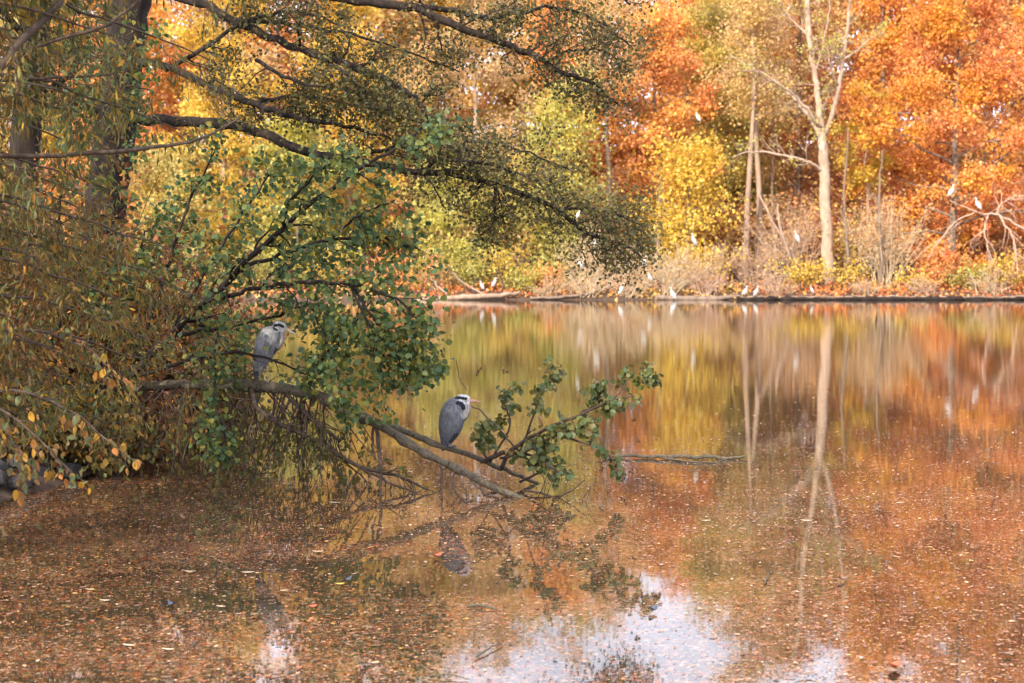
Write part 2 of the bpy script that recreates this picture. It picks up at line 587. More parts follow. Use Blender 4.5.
xs = np.concatenate([np.linspace(-160, -90, 6), np.linspace(-85, -14, 48), np.arange(-13.5, 3, .45), np.linspace(3.5, 90, 60), np.linspace(95, 160, 6)])
ys = np.concatenate([np.linspace(-40, 2, 10), np.arange(3, 34, .5), np.linspace(35, 93, 34), np.arange(94, 112, .5), np.linspace(113, 170, 30), np.linspace(175, 230, 7)])
X, Y = np.meshgrid(xs, ys)
Z = gz(X, Y)
nx = len(xs)
idx = np.arange(len(ys) - 1)[:, None] * nx + np.arange(nx - 1)[None]
Q = np.stack([idx, idx + 1, idx + nx + 1, idx + nx], -1).reshape(-1, 4)
tag(mk('ground', np.stack([X, Y, Z], -1).reshape(-1, 3), Q, mat=ground_mat(), smooth=True), 'leaf strewn brown earth of the banks around the pond', 'ground', kind='structure')
tag(mk('water', [(-90, 3, 0), (90, 3, 0), (90, 99.5, 0), (-90, 99.5, 0)], [(0, 1, 2, 3)], mat=water_mat()), 'still dark pond water mirroring the autumn trees', 'water', kind='structure')


def gnd(x, y):
    return float(gz(np.array([x]), np.array([y]))[0])


def PX(px, d):
    return (px - 512) / F * d


def PZ(py, d):
    return float(P(512, py, d)[2])


# ------------------------------------------------------------------ far trees


def far_tree(name, label, cat, px, d, top, base, hw, mat, n, seed, bark='brown_bark', leaf=.24, tw=9, lean=0, limbs=24, spread=.42, group=None, prof='round', second=5):
    r = np.random.default_rng(seed)
    bx = PX(px - lean, d)
    g = gnd(bx, d) - .15
    zt, zb, hm = PZ(top, d), max(PZ(base, d), g + .3), hw / F * d
    tx = PX(px, d)
    ks = 9
    tr = np.array([[bx + (tx - bx) * s, d, g + (zt * .95 - g) * s] for s in np.linspace(0, 1, ks)])
    tr[1:, :2] += np.cumsum(r.normal(size=(ks - 1, 2)) * .12, axis=0)
    tr = smoothline(tr, 24)
    r0 = tw * .5 * d / F
    trad = r0 * (1.0 - .86 * np.linspace(0, 1, 24) ** .8)
    trad[0] *= 1.35
    e = thing(name, label, cat, (bx, d, g), group)
    base0 = np.array((bx, d, g))
    mb = MB()
    mb.tube(tr, trad, 8)
    clumps = []
    for i in range(limbs):
        t = (i + r.random()) / limbs
        z = zb + (zt - zb) * t * .94
        s = (z - g) / (zt * .95 - g) * 23
        if s < 1:
            s = 1.0
        a = min(int(s), 22)
        p = tr[a] + (tr[a + 1] - tr[a]) * (s - a)
        if prof == 'round':
            w = math.sqrt(max(.06, 1 - ((t - .42) / .62) ** 2))
        elif prof == 'cone':
            w = 1.05 - .85 * t
        else:
            w = .75 + .25 * math.sin(t * 9 + seed)
        l = hm * w * (.65 + .5 * r.random())
        an = i * 2.399 + r.normal() * .3
        up = .15 + .55 * t + r.normal() * .12
        lb = wander(p, (math.cos(an), math.sin(an), up), l, 7, r, .16, -.02)
        lr = max(.025, trad[a] * .42) * np.linspace(1, .2, 8)
        mb.tube(lb, lr, 5, cap=False)
        for k in range(second):
            u = 1.2 + 5.8 * (k + r.random()) / second
            b = min(int(u), 6)
            q = lb[b] + (lb[b + 1] - lb[b]) * (u - b)
            v = unit(lb[b + 1] - lb[b]) + r.normal(size=3) * .8
            sl = l * (.22 + .25 * r.random())
            sb = wander(q, v, sl, 4, r, .25)
            mb.tube(sb, np.linspace(max(.014, lr[b] * .5), .008, 5), 3, cap=False)
            clumps += [sb[2], sb[4], sb[3]]
        clumps.append(lb[-1])
    mb.build('trunk', M[bark], e, base0)
    c = np.array(clumps)
    wgt = r.gamma(1.6, 1.0, len(c))
    n = int(n * 2.3)
    leaf = leaf * .86
    pick = r.choice(len(c), n, p=wgt / wgt.sum())
    pos = c[pick] + r.normal(size=(n, 3)) * np.array([spread, spread, spread * .75])
    pos[:, 2] = np.maximum(pos[:, 2], gz(pos[:, 0], pos[:, 1]) + .1)
    ax = r.normal(size=(n, 3)) + np.array([0, 0, -.35])
    nr = r.normal(size=(n, 3)) + np.array([0, -.35, .6])
    leaves('crown', pos, ax, leaf * r.uniform(.6, 1.3, n), T_DIAM if n > 9000 else T_HEX, M[mat], e, base0, nr, r)
    return e


G_BACK = 'trees filling the wood behind the far bank'
G_FAR = 'autumn trees along the far bank'
FT = [
    # name, label, px, d, top, base, hw, mat, n, bark, leaf, tw, lean, limbs, spread, prof
    ('beech_tree', 'huge coral orange beech hanging over the far bank at the right edge of the photo', 962, 105, -150, 275, 118, 'coral', 26000, 'brown_bark', .25, 9, 10, 46, .5, 'col'),
    ('beech_tree', 'coral orange beech mostly cut off by the right border of the photo', 1085, 108, -160, 280, 105, 'coral', 15000, 'brown_bark', .25, 14, 0, 36, .5, 'col'),
    ('birch_tree', 'slender bright yellow tree right beside the pale bare poplar', 868, 106, 82, 190, 26, 'yellow', 1700, 'tan_bark', .22, 5, 4, 16, .28, 'round'),
    ('maple_tree', 'vivid red orange maple on the far bank right of the dark overhanging alder boughs', 655, 109, 15, 205, 52, 'orange', 7500, 'brown_bark', .24, 9, 0, 26, .42, 'round'),
    ('maple_tree', 'low bright yellow tree under the red orange maple', 684, 103, 135, 275, 48, 'yellow', 3300, 'brown_bark', .22, 6, 0, 26, .6, 'col'),
    ('oak_tree', 'olive and yellow tree behind the low yellow tree and left of the twin tan trunks', 712, 113, -15, 190, 58, 'olive', 8500, 'brown_bark', .24, 9, 0, 30, .42, 'col'),
    ('larch_tree', 'left one of twin straight tan trunks with thin pinkish foliage', 746, 104, -90, 120, 40, 'tan', 3000, 'tan_bark', .2, 8, 2, 26, .5, 'col'),
    ('larch_tree', 'right one of twin straight tan trunks with thin pinkish foliage', 757, 106, -110, 110, 44, 'tan', 3200, 'tan_bark', .2, 8, -1, 26, .5, 'col'),
    ('pine_tree', 'tall tree with a pale straight trunk showing past the alder twigs', 600, 108, -30, 110, 50, 'tan', 4200, 'tan_bark', .22, 8, 2, 26, .5, 'round'),
    ('oak_tree', 'rusty brown tree standing behind the pale bare poplar', 795, 117, -92, 230, 72, 'rust', 11000, 'brown_bark', .25, 10, 0, 34, .5, 'col'),
    ('lime_tree', 'yellow green tree low over the far bank behind the drooping alder tip', 556, 105, 85, 285, 62, 'lime', 5200, 'brown_bark', .24, 8, 0, 30, .65, 'col'),
    ('ash_tree', 'tall pinkish tan tree seen between the upper alder boughs', 475, 112, -85, 215, 72, 'tan', 9000, 'tan_bark', .24, 8, 0, 34, .48, 'col'),
    ('birch_tree', 'tall golden yellow tree behind the middle of the alder boughs', 352, 110, -125, 240, 70, 'yellow', 10500, 'tan_bark', .25, 8, 0, 34, .48, 'col'),
    ('birch_tree', 'bright yellow tree glowing right beside the dark alder trunk', 222, 107, -110, 260, 72, 'yellow', 10500, 'tan_bark', .25, 8, 0, 34, .48, 'col'),
    ('maple_tree', 'orange tree glimpsed through the leaves left of the dark alder trunk', 95, 108, -100, 270, 70, 'orange', 9000, 'brown_bark', .25, 8, 0, 32, .48, 'col'),
    ('oak_tree', 'olive tree glimpsed through the willow leaves at the left border', -10, 111, -120, 270, 75, 'olive', 8500, 'brown_bark', .25, 8, 0, 30, .48, 'col'),
    ('willow_tree', 'yellow green bushy tree at the waterline just right of the green shrub', 452, 103, 175, 290, 55, 'lime', 5200, 'brown_bark', .23, 6, 0, 24, .42, 'round'),
    ('maple_tree', 'rust and orange tree behind the olive tree and the twin tan trunks', 690, 122, -8, 190, 62, 'orange', 7500, 'brown_bark', .27, 8, 0, 28, .5, 'col'),
    ('hornbeam_tree', 'orange and yellow tree between the bare poplar and the huge coral beech', 880, 114, -100, 230, 52, 'coral', 8500, 'brown_bark', .25, 8, 0, 30, .5, 'col'),
    ('lime_tree', 'yellow green tree seen low through the green shrub over the far water', 300, 104, 130, 288, 60, 'lime', 5500, 'brown_bark', .25, 6, 0, 24, .45, 'round'),
    ('lime_tree', 'small tan yellow tree far behind the near heron branch on the left', 170, 103, 150, 288, 55, 'olive', 4500, 'brown_bark', .25, 6, 0, 24, .45, 'round'),
]
for i, t in enumerate(FT):
    nm, lb, px, d, top, base, hw, mat, n, bark, lf, tw, lean, limbs, spr, prof = t
    far_tree(nm, lb, 'tree', px, d, top, base, hw, mat, n, 100 + i, bark, lf, tw, lean, limbs, spr, G_FAR, prof)

BK = [(-95, -110, 'orange'), (-5, -130, 'tan'), (75, -105, 'yellow'), (150, -130, 'orange'), (235, -115, 'tan'), (310, -140, 'orange'), (398, -95, 'tan'),
      (430, -100, 'yellow'), (525, -70, 'tan'), (590, -35, 'orange'), (655, 12, 'coral'), (735, -45, 'olive'), (815, -92, 'rust'), (890, -112, 'coral'), (985, -150, 'rust'), (1080, -150, 'coral'), (1170, -140, 'orange')]
WORD = {'orange': 'orange', 'tan': 'pinkish tan', 'yellow': 'yellow', 'olive': 'olive', 'rust': 'rust brown', 'coral': 'coral orange'}
PLACE = ['outside the left border', 'at the left border behind the willow', 'just left of the alder trunk', 'right behind the alder trunk', 'behind the bright yellow tree', 'behind the golden yellow tree',
         'behind the gap of sky over the alder boughs', 'just right of that gap of sky', 'above the drooping alder tip', 'behind the pale straight trunk', 'under the small patch of open sky',
         'behind the twin tan trunks', 'behind the bare poplar', 'behind the orange and yellow tree', 'behind the huge coral beech', 'behind the beech at the right border', 'outside the right border']
for i, (px, top, mat) in enumerate(BK):
    d = 128 + (i * 37 % 11)
    far_tree('woodland_tree', '%s tree deep in the wood %s' % (WORD[mat], PLACE[i]), 'tree', px, d, top, 285, 70, mat, 8500, 300 + i, 'brown_bark', .40, 8, 0, 34, .8, G_BACK, 'col', 4)

BK2 = [(-60, 'rust'), (30, 'orange'), (115, 'olive'), (190, 'yellow'), (275, 'orange'), (355, 'tan'), (450, 'coral'), (545, 'olive'), (690, 'rust'), (775, 'coral'), (850, 'orange'), (935, 'coral'), (1030, 'rust'), (985, 'orange'), (720, 'tan'), (400, 'orange')]
for i, (px, mat) in enumerate(BK2):
    far_tree('woodland_tree', '%s tree of the last row in the wood, %s' % (WORD[mat], ['left of all others', 'at the left border', 'left of the alder trunk', 'behind the alder trunk', 'under the golden yellow tree', 'left of the alder sky gap',
             'behind the upper alder boughs', 'behind the alder tip', 'behind the olive tree', 'left of the bare poplar', 'right of the bare poplar', 'behind the big beech', 'at the right border', 'between the two beeches', 'behind the twin tan trunks', 'behind the left alder boughs'][i]),
             'tree', px, 150 + i * 29 % 9, {690: 5, 720: 0, 400: 40, 985: -110}.get(px, -60), 275, 66, mat, 6500, 400 + i, 'brown_bark', .5, 7, 0, 30, .9, G_BACK, 'col', 4)

# ---- pale bare poplar, traced
dP = 101.5
e = thing('poplar_tree', 'pale bare poplar with a forked trunk standing on the far bank', 'tree', (PX(828, dP), dP, gnd(PX(828, dP), dP)))
b0 = np.array(e.location)
mb = MB()
rP = np.random.default_rng(5)
lines = [
    [(829, 292, 0, 14), (827, 240, 0, 12), (825, 190, 0, 11), (823, 150, 0, 10), (820, 120, .2, 7), (817, 90, .4, 6), (812, 60, .5, 5.5), (808, 20, .6, 6), (806, -30, .8, 4.5), (800, -80, .9, 3)],
    [(825, 135, 0, 7), (834, 108, -.5, 6.5), (840, 80, -.8, 6), (845, 45, -1, 5), (849, 10, -1.2, 4), (851, -40, -1, 2.5)],
    [(823, 142, 0, 7), (812, 122, .5, 6), (798, 102, .9, 5), (784, 90, 1.3, 4), (768, 78, 1.6, 3.5), (750, 66, 2, 2.8), (730, 55, 2.4, 1.6)],
    [(822, 128, 0, 5), (806, 108, -.6, 4.5), (790, 92, -1, 4), (775, 82, -1.5, 3), (760, 72, -1.8, 2), (742, 70, -2, 1.2)],
    [(824, 172, 0, 5.5), (812, 164, -.5, 4.5), (795, 158, -1, 4), (770, 153, -1.4, 3), (748, 152, -1.7, 2), (732, 158, -2, 1.2)],
    [(817, 40, .4, 4), (800, 28, 1, 3), (785, 12, 1.4, 2.2), (775, -5, 1.7, 1.4)],
    [(838, 85, -.8, 3.4), (832, 70, -1.4, 2.6), (829, 60, -1.8, 1.8), (828, 45, -2, 1)],
    [(843, 60, -1, 3), (858, 50, -.5, 2.4), (872, 38, 0, 1.6), (884, 32, .2, 1)],
    [(815, 75, .5, 3), (822, 50, 0, 2.4), (828, 22, -.4, 1.8), (830, -10, -.6, 1)],
]
tips = []
for ln in lines:
    p_, r_ = traced([(a, b, dP + c, w * (1 if ln is lines[0] else .72)) for a, b, c, w in ln], .03)
    mb.tube(p_, r_, 8)
    if ln is not lines[0]:
        sprout(mb, p_, r_, 14, 1.7, rP, 3, tips, .2, .9, (0, 0, .3), .03, 4, .22, 4, .55, 1, .15, .4)
p_, r_ = traced([(a, b, dP + c, w) for a, b, c, w in lines[0]])
sprout(mb, p_, r_, 18, 1.7, rP, 3, tips, .4, .5, (0, 0, .4), .03, 4, .2, 4, .5, 1, .15, .25)
mb.build('trunk', M['pale_bark'], e, b0)
tp = np.array([t[0] for t in tips])
tp = np.vstack([tp, np.array([P(825 + rP.normal() * 9, 128 + rP.normal() * 9, dP - .3 + rP.normal() * .4) for _ in range(130)])])
leaves('crown', tp, rP.normal(size=tp.shape), .17 * rP.uniform(.7, 1.3, len(tp)), T_DIAM, M['lime'], e, b0, None, rP)


# ------------------------------------------------------------------ far shrubs
def far_shrub(name, label, px, d, top, hw, mat, n, seed, twig='dry_twig', stems=26, leaf=.17, spread=.22, droop=-.04, fine=2, group='shrubs along the far waterline', thick=.022):
    r = np.random.default_rng(seed)
    bx = PX(px, d)
    g = gnd(bx, d) - .1
    h = PZ(top, d) - g
    hm = hw / F * d
    e = thing(name, label, 'shrub', (bx, d, g), group)
    b0 = np.array((bx, d, g))
    mb = MB()
    lf = []
    for i in range(stems):
        a = r.uniform(0, 2 * math.pi)
        rad = math.sqrt(r.random())
        dirv = np.array([math.cos(a) * rad * hm, math.sin(a) * rad * hm * .7, h * (1.15 - .35 * rad)])
        L = np.linalg.norm(dirv) * r.uniform(.7, 1.05)
        st = wander((bx + r.normal() * hm * .22, d + r.normal() * hm * .15, g), dirv, L, 8, r, .09, droop)
        st[:, 2] = np.minimum(st[:, 2], g + h * 1.03)
        sr = np.linspace(thick * 1.5, thick * .45, 9)
        mb.tube(st, sr, 4, cap=False)
        sprout(mb, st, sr, 5, L * .32, r, fine, lf, .25, .9, (0, 0, .1), droop, 3, .2, 4, .55, 4, .08, .7, 4)
    mb.build('stems', M[twig], e, b0)
    p = np.array([q[0] for q in lf])
    pick = r.integers(0, len(p), n)
    pos = p[pick] + r.normal(size=(n, 3)) * spread
    pos[:, 2] = np.maximum(pos[:, 2], .12)
    leaves('foliage', pos, r.normal(size=(n, 3)) + np.array([0, 0, -.3]), leaf * r.uniform(.6, 1.3, n), T_DIAM, M[mat], e, b0, r.normal(size=(n, 3)) + np.array([0, -.3, .6]), r)
    return e


SH = [
    ('rusty low shrub above the fallen log on the far bank', 438, 99.5, 255, 26, 'rust', 900, 'dry_twig', 18),
    ('yellow green low shrub behind the two egrets left of the drooping alder', 472, 99.6, 250, 28, 'lime', 1500, 'brown_bark', 18),
    ('narrow upright bright yellow shrub on the far bank', 506, 99.2, 236, 12, 'yellow', 700, 'brown_bark', 12),
    ('low green shrub at the water right of the narrow yellow shrub', 524, 98.8, 268, 26, 'lime', 1300, 'brown_bark', 16),
    ('small orange rust shrub at the waterline left of the tan bare thicket', 546, 98.8, 266, 18, 'orange', 800, 'brown_bark', 14),
    ('bare tan thicket with two egrets in it under the alder tip', 592, 99.6, 228, 40, 'tan', 500, 'dry_twig', 46),
    ('bare tan thicket right under the hanging alder tip', 640, 99.4, 240, 36, 'tan', 500, 'dry_twig', 42),
    ('greyish tan weeping bush topped by an egret', 686, 99, 246, 30, 'tan', 350, 'dry_twig', 50),
    ('yellow sprinkled bare shrub right of the greyish weeping bush', 716, 99.6, 240, 24, 'yellow', 420, 'pink_twig', 26),
    ('pinkish bare shrub at the foot of the twin tan trunks', 752, 100.5, 238, 32, 'tan', 500, 'pink_twig', 40),
    ('tall pinkish bare shrub left of the bare poplar', 790, 102.5, 196, 36, 'tan', 700, 'pink_twig', 44),
    ('small bright yellow shrub left of the foot of the bare poplar', 802, 99.5, 258, 22, 'yellow', 900, 'brown_bark', 14),
    ('small yellow bush right of the foot of the bare poplar', 848, 99.4, 262, 20, 'yellow', 600, 'brown_bark', 14),
    ('yellow sapling shrub just right of the bare poplar trunk', 846, 103, 205, 24, 'yellow', 800, 'tan_bark', 14),
    ('feathery tan bush between the bare poplar and the coral beech', 884, 100.5, 192, 34, 'tan', 1500, 'dry_twig', 50),
    ('low yellow shrub at the waterline under the left side of the beech', 912, 99, 268, 18, 'yellow', 600, 'brown_bark', 12),
    ('low red orange shrub at the waterline under the beech', 935, 99.4, 262, 26, 'coral', 900, 'brown_bark', 14),
    ('low yellow green shrub under the middle of the beech', 968, 99, 262, 22, 'lime', 800, 'brown_bark', 14),
    ('yellow leafed shrub at the water near the right border', 1004, 98.8, 254, 24, 'yellow', 1000, 'brown_bark', 14),
    ('dull brown shrub cut by the right border', 1040, 99.2, 246, 30, 'rust', 1100, 'brown_bark', 16),
    ('orange shrub on the far bank glimpsed right of the standing heron', 385, 99.4, 250, 30, 'orange', 1100, 'brown_bark', 16),
    ('yellow shrub on the far bank glimpsed through the green leaves', 325, 99.4, 245, 34, 'yellow', 1300, 'brown_bark', 16),
    ('lime coloured shrub on the far bank glimpsed above the standing heron', 258, 99.6, 245, 36, 'lime', 1400, 'brown_bark', 16),
    ('olive shrub on the far bank glimpsed through the willow', 190, 100, 245, 36, 'olive', 1300, 'brown_bark', 16),
]
for i, s in enumerate(SH):
    lb, px, d, top, hw, mat, n, tw, stems = s
    far_shrub('bank_shrub', lb, px, d, top, hw, mat, n, 500 + i, tw, stems)

UN = [(-20, 'rust'), (70, 'olive'), (150, 'orange'), (235, 'lime'), (315, 'olive'), (395, 'rust'), (450, 'tan'), (520, 'olive'), (585, 'tan'), (650, 'olive'), (715, 'rust'), (775, 'tan'), (835, 'rust'), (905, 'coral'), (975, 'rust'), (1045, 'coral')]
UP = ['left of the border trunk', 'behind the border trunk', 'behind the big alder trunk', 'right of the big alder trunk', 'behind the leaning green shrub', 'right end of the green shrub', 'left of the drooping alder', 'behind the drooping alder',
      'behind the pale straight trunk', 'right of the alder tip', 'left of the twin trunks', 'right of the twin trunks', 'behind the poplar foot', 'under the beech left half', 'under the beech right half', 'at the right border']
for i, (px, mat) in enumerate(UN):
    far_shrub('undergrowth_bush', '%s undergrowth bush in the wood, %s' % (WORD.get(mat, 'yellow green'), UP[i]), px, 111 + i % 4, 178 + (i * 31) % 40, 52, mat, 3800, 700 + i, 'brown_bark', 24, .3, .5, group='undergrowth under the far trees')

# red ground cover and litter along the far bank
r = np.random.default_rng(77)
n = 16000
gx = r.uniform(-45, 45, n)
gy = FAR - 1.0 + r.gamma(1.5, 2.4, n)
keep = lake_sd(gx, gy) > .02
gx, gy = gx[keep], gy[keep]
gp = np.stack([gx, gy, gz(gx, gy) + r.random(len(gx)) ** 2 * np.minimum(.55, np.maximum(0, gy - FAR) * .3) + .02], -1)
tag(leaves('ground_cover', gp, r.normal(size=gp.shape), .2 * r.uniform(.6, 1.4, len(gp)), T_DIAM, M['redcover'], None, (0, 0, 0), r.normal(size=gp.shape) + np.array([0, -.3, 1]), r),
    'red and orange leafy ground cover along the far bank', 'ground cover', kind='stuff')

n = 9000
gx, gy = r.uniform(-12, -4.2, n), r.uniform(11, 26, n)
k = lake_sd(gx, gy) > .05
gx, gy = gx[k], gy[k]
gp = np.stack([gx, gy, gz(gx, gy) + r.random(len(gx)) * .05 + .01], -1)
tag(leaves('fallen_leaves', gp, r.normal(size=gp.shape) * (1, 1, .4), .085 * r.uniform(.6, 1.3, len(gp)), T_HEX, M['bankleaf'], None, (0, 0, 0), r.normal(size=gp.shape) * .5 + np.array([0, 0, 1]), r),
    'fallen brown leaves covering the soil of the left bank', 'fallen leaves', kind='stuff')

for i, (px, top, hw, tw, lab) in enumerate(((548, 276, 20, 'dry_twig', 'tan brush hanging into the far water below the alder tip, left end'), (585, 262, 26, 'dry_twig', 'tan brush at the far waterline left of the wading egret'),
        (628, 266, 24, 'dry_twig', 'tan brush at the far waterline below the bird pair under the alder tip'), (668, 258, 24, 'dry_twig', 'tan brush behind the wading egret'), (705, 262, 22, 'pink_twig', 'pinkish brush at the left end of the timber edging'),
        (776, 268, 20, 'pink_twig', 'pinkish brush hanging over the edging left of the poplar'), (866, 276, 16, 'dry_twig', 'small tan brush hanging over the edging right of the poplar'), (925, 274, 18, 'pink_twig', 'brush hanging over the edging under the beech'),
        (990, 268, 22, 'dry_twig', 'tan brush hanging over the edging near the right border'))):
    far_shrub('waterside_brush', lab, px, 97.5, top, hw, 'tan' if i % 2 else 'rust', 160, 900 + i, tw, 30, .15, .2, -.09, group='brush hanging over the far waterline', thick=.016)

# wooden edging on the far bank (right half)
r = np.random.default_rng(78)
e = thing('timber_edging', 'low dark timber edging along the waterline of the far bank right of the thickets', 'edging', (PX(738, 96.6), 96.6, 0))
mb, mt = MB(), MB()
x0, x1 = PX(738, 96.6), PX(1100, 96.6)
n = 90
xx = np.linspace(x0, x1, n)
yy = 96.75 + .07 * np.sin(xx * 1.3) + r.normal(size=n) * .03
mb.tube(np.stack([xx, yy, .06 + r.normal(size=n) * .02], -1), .14 * np.clip(.75 + .45 * np.sin(xx * .9) * np.sin(xx * .37 + 1) + r.normal(size=n) * .25, .3, 1.4), 7)
mt.tube(np.stack([xx, yy + .1, .20 + r.normal(size=n) * .03], -1), .035 + r.normal(size=n) * .012, 6)
mb.build('beam', M['timber'], e, e.location)
mt.build('top_rail', M['timber_top'], e, e.location)
# fallen log on the far bank, left
e = thing('fallen_log', 'long pale fallen log lying at the far waterline below the two egrets', 'log', (PX(455, 97), 97, .1))
mb = MB()
p_, r_ = traced([(415, 301, 96.2, 3), (440, 298.5, 96.6, 5), (470, 297, 96.8, 5.5), (500, 295, 97, 4.5), (520, 292, 97.4, 3)], .03)
mb.tube(p_, r_, 8)
p_, r_ = traced([(450, 297, 96.7, 2.4), (440, 288, 97, 1.8), (426, 275, 97.3, .8)], .03)
mb.tube(p_, r_, 6)
p_, r_ = traced([(485, 295, 97, 2.4), (466, 285, 97.6, 1.6), (452, 272, 98, .8)], .03)
mb.tube(p_, r_, 6)
mb.build('log_trunk', M['tan_bark'], e, e.location)
for (lab, pl) in (('thin pale dead branch leaning from the thicket right of the twin trunks', [(800, 268, 99.5, 3), (783, 240, 99.8, 2.6), (768, 212, 100, 2.2), (757, 190, 100.3, 1.4)]),
                  ('short pale dead branch crossing the shrub right of the twin trunks', [(791, 262, 98.8, 2.6), (780, 225, 99, 2.4), (778, 204, 99.2, 1.6)]),
                  ('flat brown dead branch lying along the waterline under the tan thicket', [(530, 298, 97.0, 2.4), (560, 297, 97.1, 3), (585, 294, 97.3, 2.4), (615, 286, 97.8, 1.5)]),
                  ('dark root log at the waterline right of the weeping bush', [(655, 297, 97.2, 5), (690, 299, 97.0, 6), (720, 298, 97.0, 5), (742, 296, 97.3, 3)])):
    p_, r_ = traced(pl, .02)
    mb = MB()
    mb.tube(p_, r_, 7)
    q0 = tuple(p_[0])
    tag(mb.build('dead_branch', M['tan_bark'] if 'pale' in lab else M['brown_bark'], None, q0), lab, 'branch', 'dead branches on the far bank')
# pale bare drooping bough on the far right
e = thing('bare_bough', 'pale bare bough with long hanging branches in front of the beech at right', 'bough', tuple(P(1040, 292, 98.5)))
mb = MB()
lf = []
rB = np.random.default_rng(9)
for ln in ([(1045, 295, 99, 7), (1046, 260, 99, 6), (1030, 236, 98.8, 5), (1012, 222, 98.6, 4), (996, 214, 98.4, 3.4), (982, 214, 98.2, 2.6), (962, 206, 98, 1.8), (950, 200, 98, 1.2)],
           [(996, 214, 98.4, 3.4), (1000, 206, 98.2, 3), (1008, 200, 98, 2.4), (1018, 196, 97.8, 1.6)],
           [(1000, 216, 98.4, 3), (1012, 236, 98, 2.4), (1016, 256, 97.8, 1.8), (1018, 272, 97.6, 1)],
           [(988, 215, 98.3, 3), (984, 232, 98, 2.2), (990, 256, 97.8, 1.6), (1000, 274, 97.7, 1)],
           [(975, 212, 98.2, 2.4), (955, 222, 97.9, 1.8), (940, 240, 97.7, 1.4), (928, 258, 97.6, 1)]):
    p_, r_ = traced(ln, .03)
    r_ = r_ * .62
    mb.tube(p_, r_, 6)
    if ln[0][0] < 1040:
        sprout(mb, p_, r_, 14, 1.7, rB, 3, lf, .1, .7, (0, 0, -.5), -.05, 4, .2, 3, .5, 1, .1, .5)
mb.build('branches', M['pink_twig'], e, e.location)
# two thin saplings
for px, d, top, lab in ((880, 99.6, 150, 'thin brown sapling stem rising from the feathery tan bush'), (846, 100, 130, 'thin brown sapling stem just right of the bare poplar trunk'), (773, 110, 60, 'thin brown stem behind the right twin trunk')):
    mb = MB()
    p_, r_ = traced([(px, 297, d, 3.6), (px + 2, 250, d, 3), (px - 1, 205, d, 2.4), (px + 2, top, d, 1.2)], .04)
    mb.tube(p_, r_, 6)
    lf = []
    sprout(mb, p_, r_, 12, 1.0, rB, 2, lf, .3, .7, (0, 0, .2), .02, 3, .2, 3, .5, 1, .1, .4)
    e = thing('sapling', lab, 'sapling', tuple(p_[0]), 'saplings on the far bank')
    mb.build('stem', M['brown_bark'], e, e.location)

# ------------------------------------------------------------------ egrets
def ellip_loft(mb, cs, k=12):
    """cs: list of (x,z,rx,ry): rings along a curve in the x-z plane, across thickness ry in y"""
    cs = np.array(cs, float)
    s = smoothline(cs, (len(cs) - 1) * 4 + 1)
    tan = unit(np.gradient(s[:, :2], axis=0))
    nrm = np.stack([-tan[:, 1], tan[:, 0]], -1)
    a = np.arange(k) * 2 * math.pi / k
    V = np.zeros((len(s), k, 3))
    rx = np.maximum(s[:, 2], .002)
    ry = np.maximum(s[:, 3], .002)
    V[:, :, 0] = s[:, 0:1] + rx[:, None] * np.cos(a) * nrm[:, 0:1]
    V[:, :, 2] = s[:, 1:2] + rx[:, None] * np.cos(a) * nrm[:, 1:2]
    V[:, :, 1] = ry[:, None] * np.sin(a)
    n = len(s)
    i = np.arange(n - 1)[:, None] * k
    j = np.arange(k)[None]
    Q = np.stack([i + j, i + (j + 1) % k, i + k + (j + 1) % k, i + k + j], -1).reshape(-1, 4)
    c0, c1 = n * k, n * k + 1
    jj = np.arange(k)
    T = np.vstack([np.stack([np.full(k, c0), (jj + 1) % k, jj], -1), np.stack([np.full(k, c1), (n - 1) * k + jj, (n - 1) * k + (jj + 1) % k], -1)])
    V = np.vstack([V.reshape(-1, 3), [s[0, 0], 0, s[0, 1]], [s[-1, 0], 0, s[-1, 1]]])
    mb.add(V, Q, T)


def remeshed(name, mb, voxel, iters=3):
    """joins overlapping closed shapes into one continuous skin"""
    o = mb.build(name, None)
    m = o.modifiers.new('r', 'REMESH')
    m.mode = 'VOXEL'
    m.voxel_size = voxel
    s = o.modifiers.new('s', 'SMOOTH')
    s.factor = .5
    s.iterations = iters
    dg = bpy.context.evaluated_depsgraph_get()
    me = bpy.data.meshes.new_from_object(o.evaluated_get(dg))
    bpy.data.objects.remove(o)
    me.name = name
    me.polygons.foreach_set('use_smooth', np.ones(len(me.polygons), bool))
    return me


def colour_mesh(me, fn):
    n = len(me.vertices)
    co = np.zeros(n * 3, np.float32)
    me.vertices.foreach_get('co', co)
    c = fn(co.reshape(-1, 3).astype(float))
    at = me.color_attributes.new('plumage', 'FLOAT_COLOR', 'POINT')
    at.data.foreach_set('color', np.hstack([c, np.ones((n, 1))]).astype(np.float32).ravel())


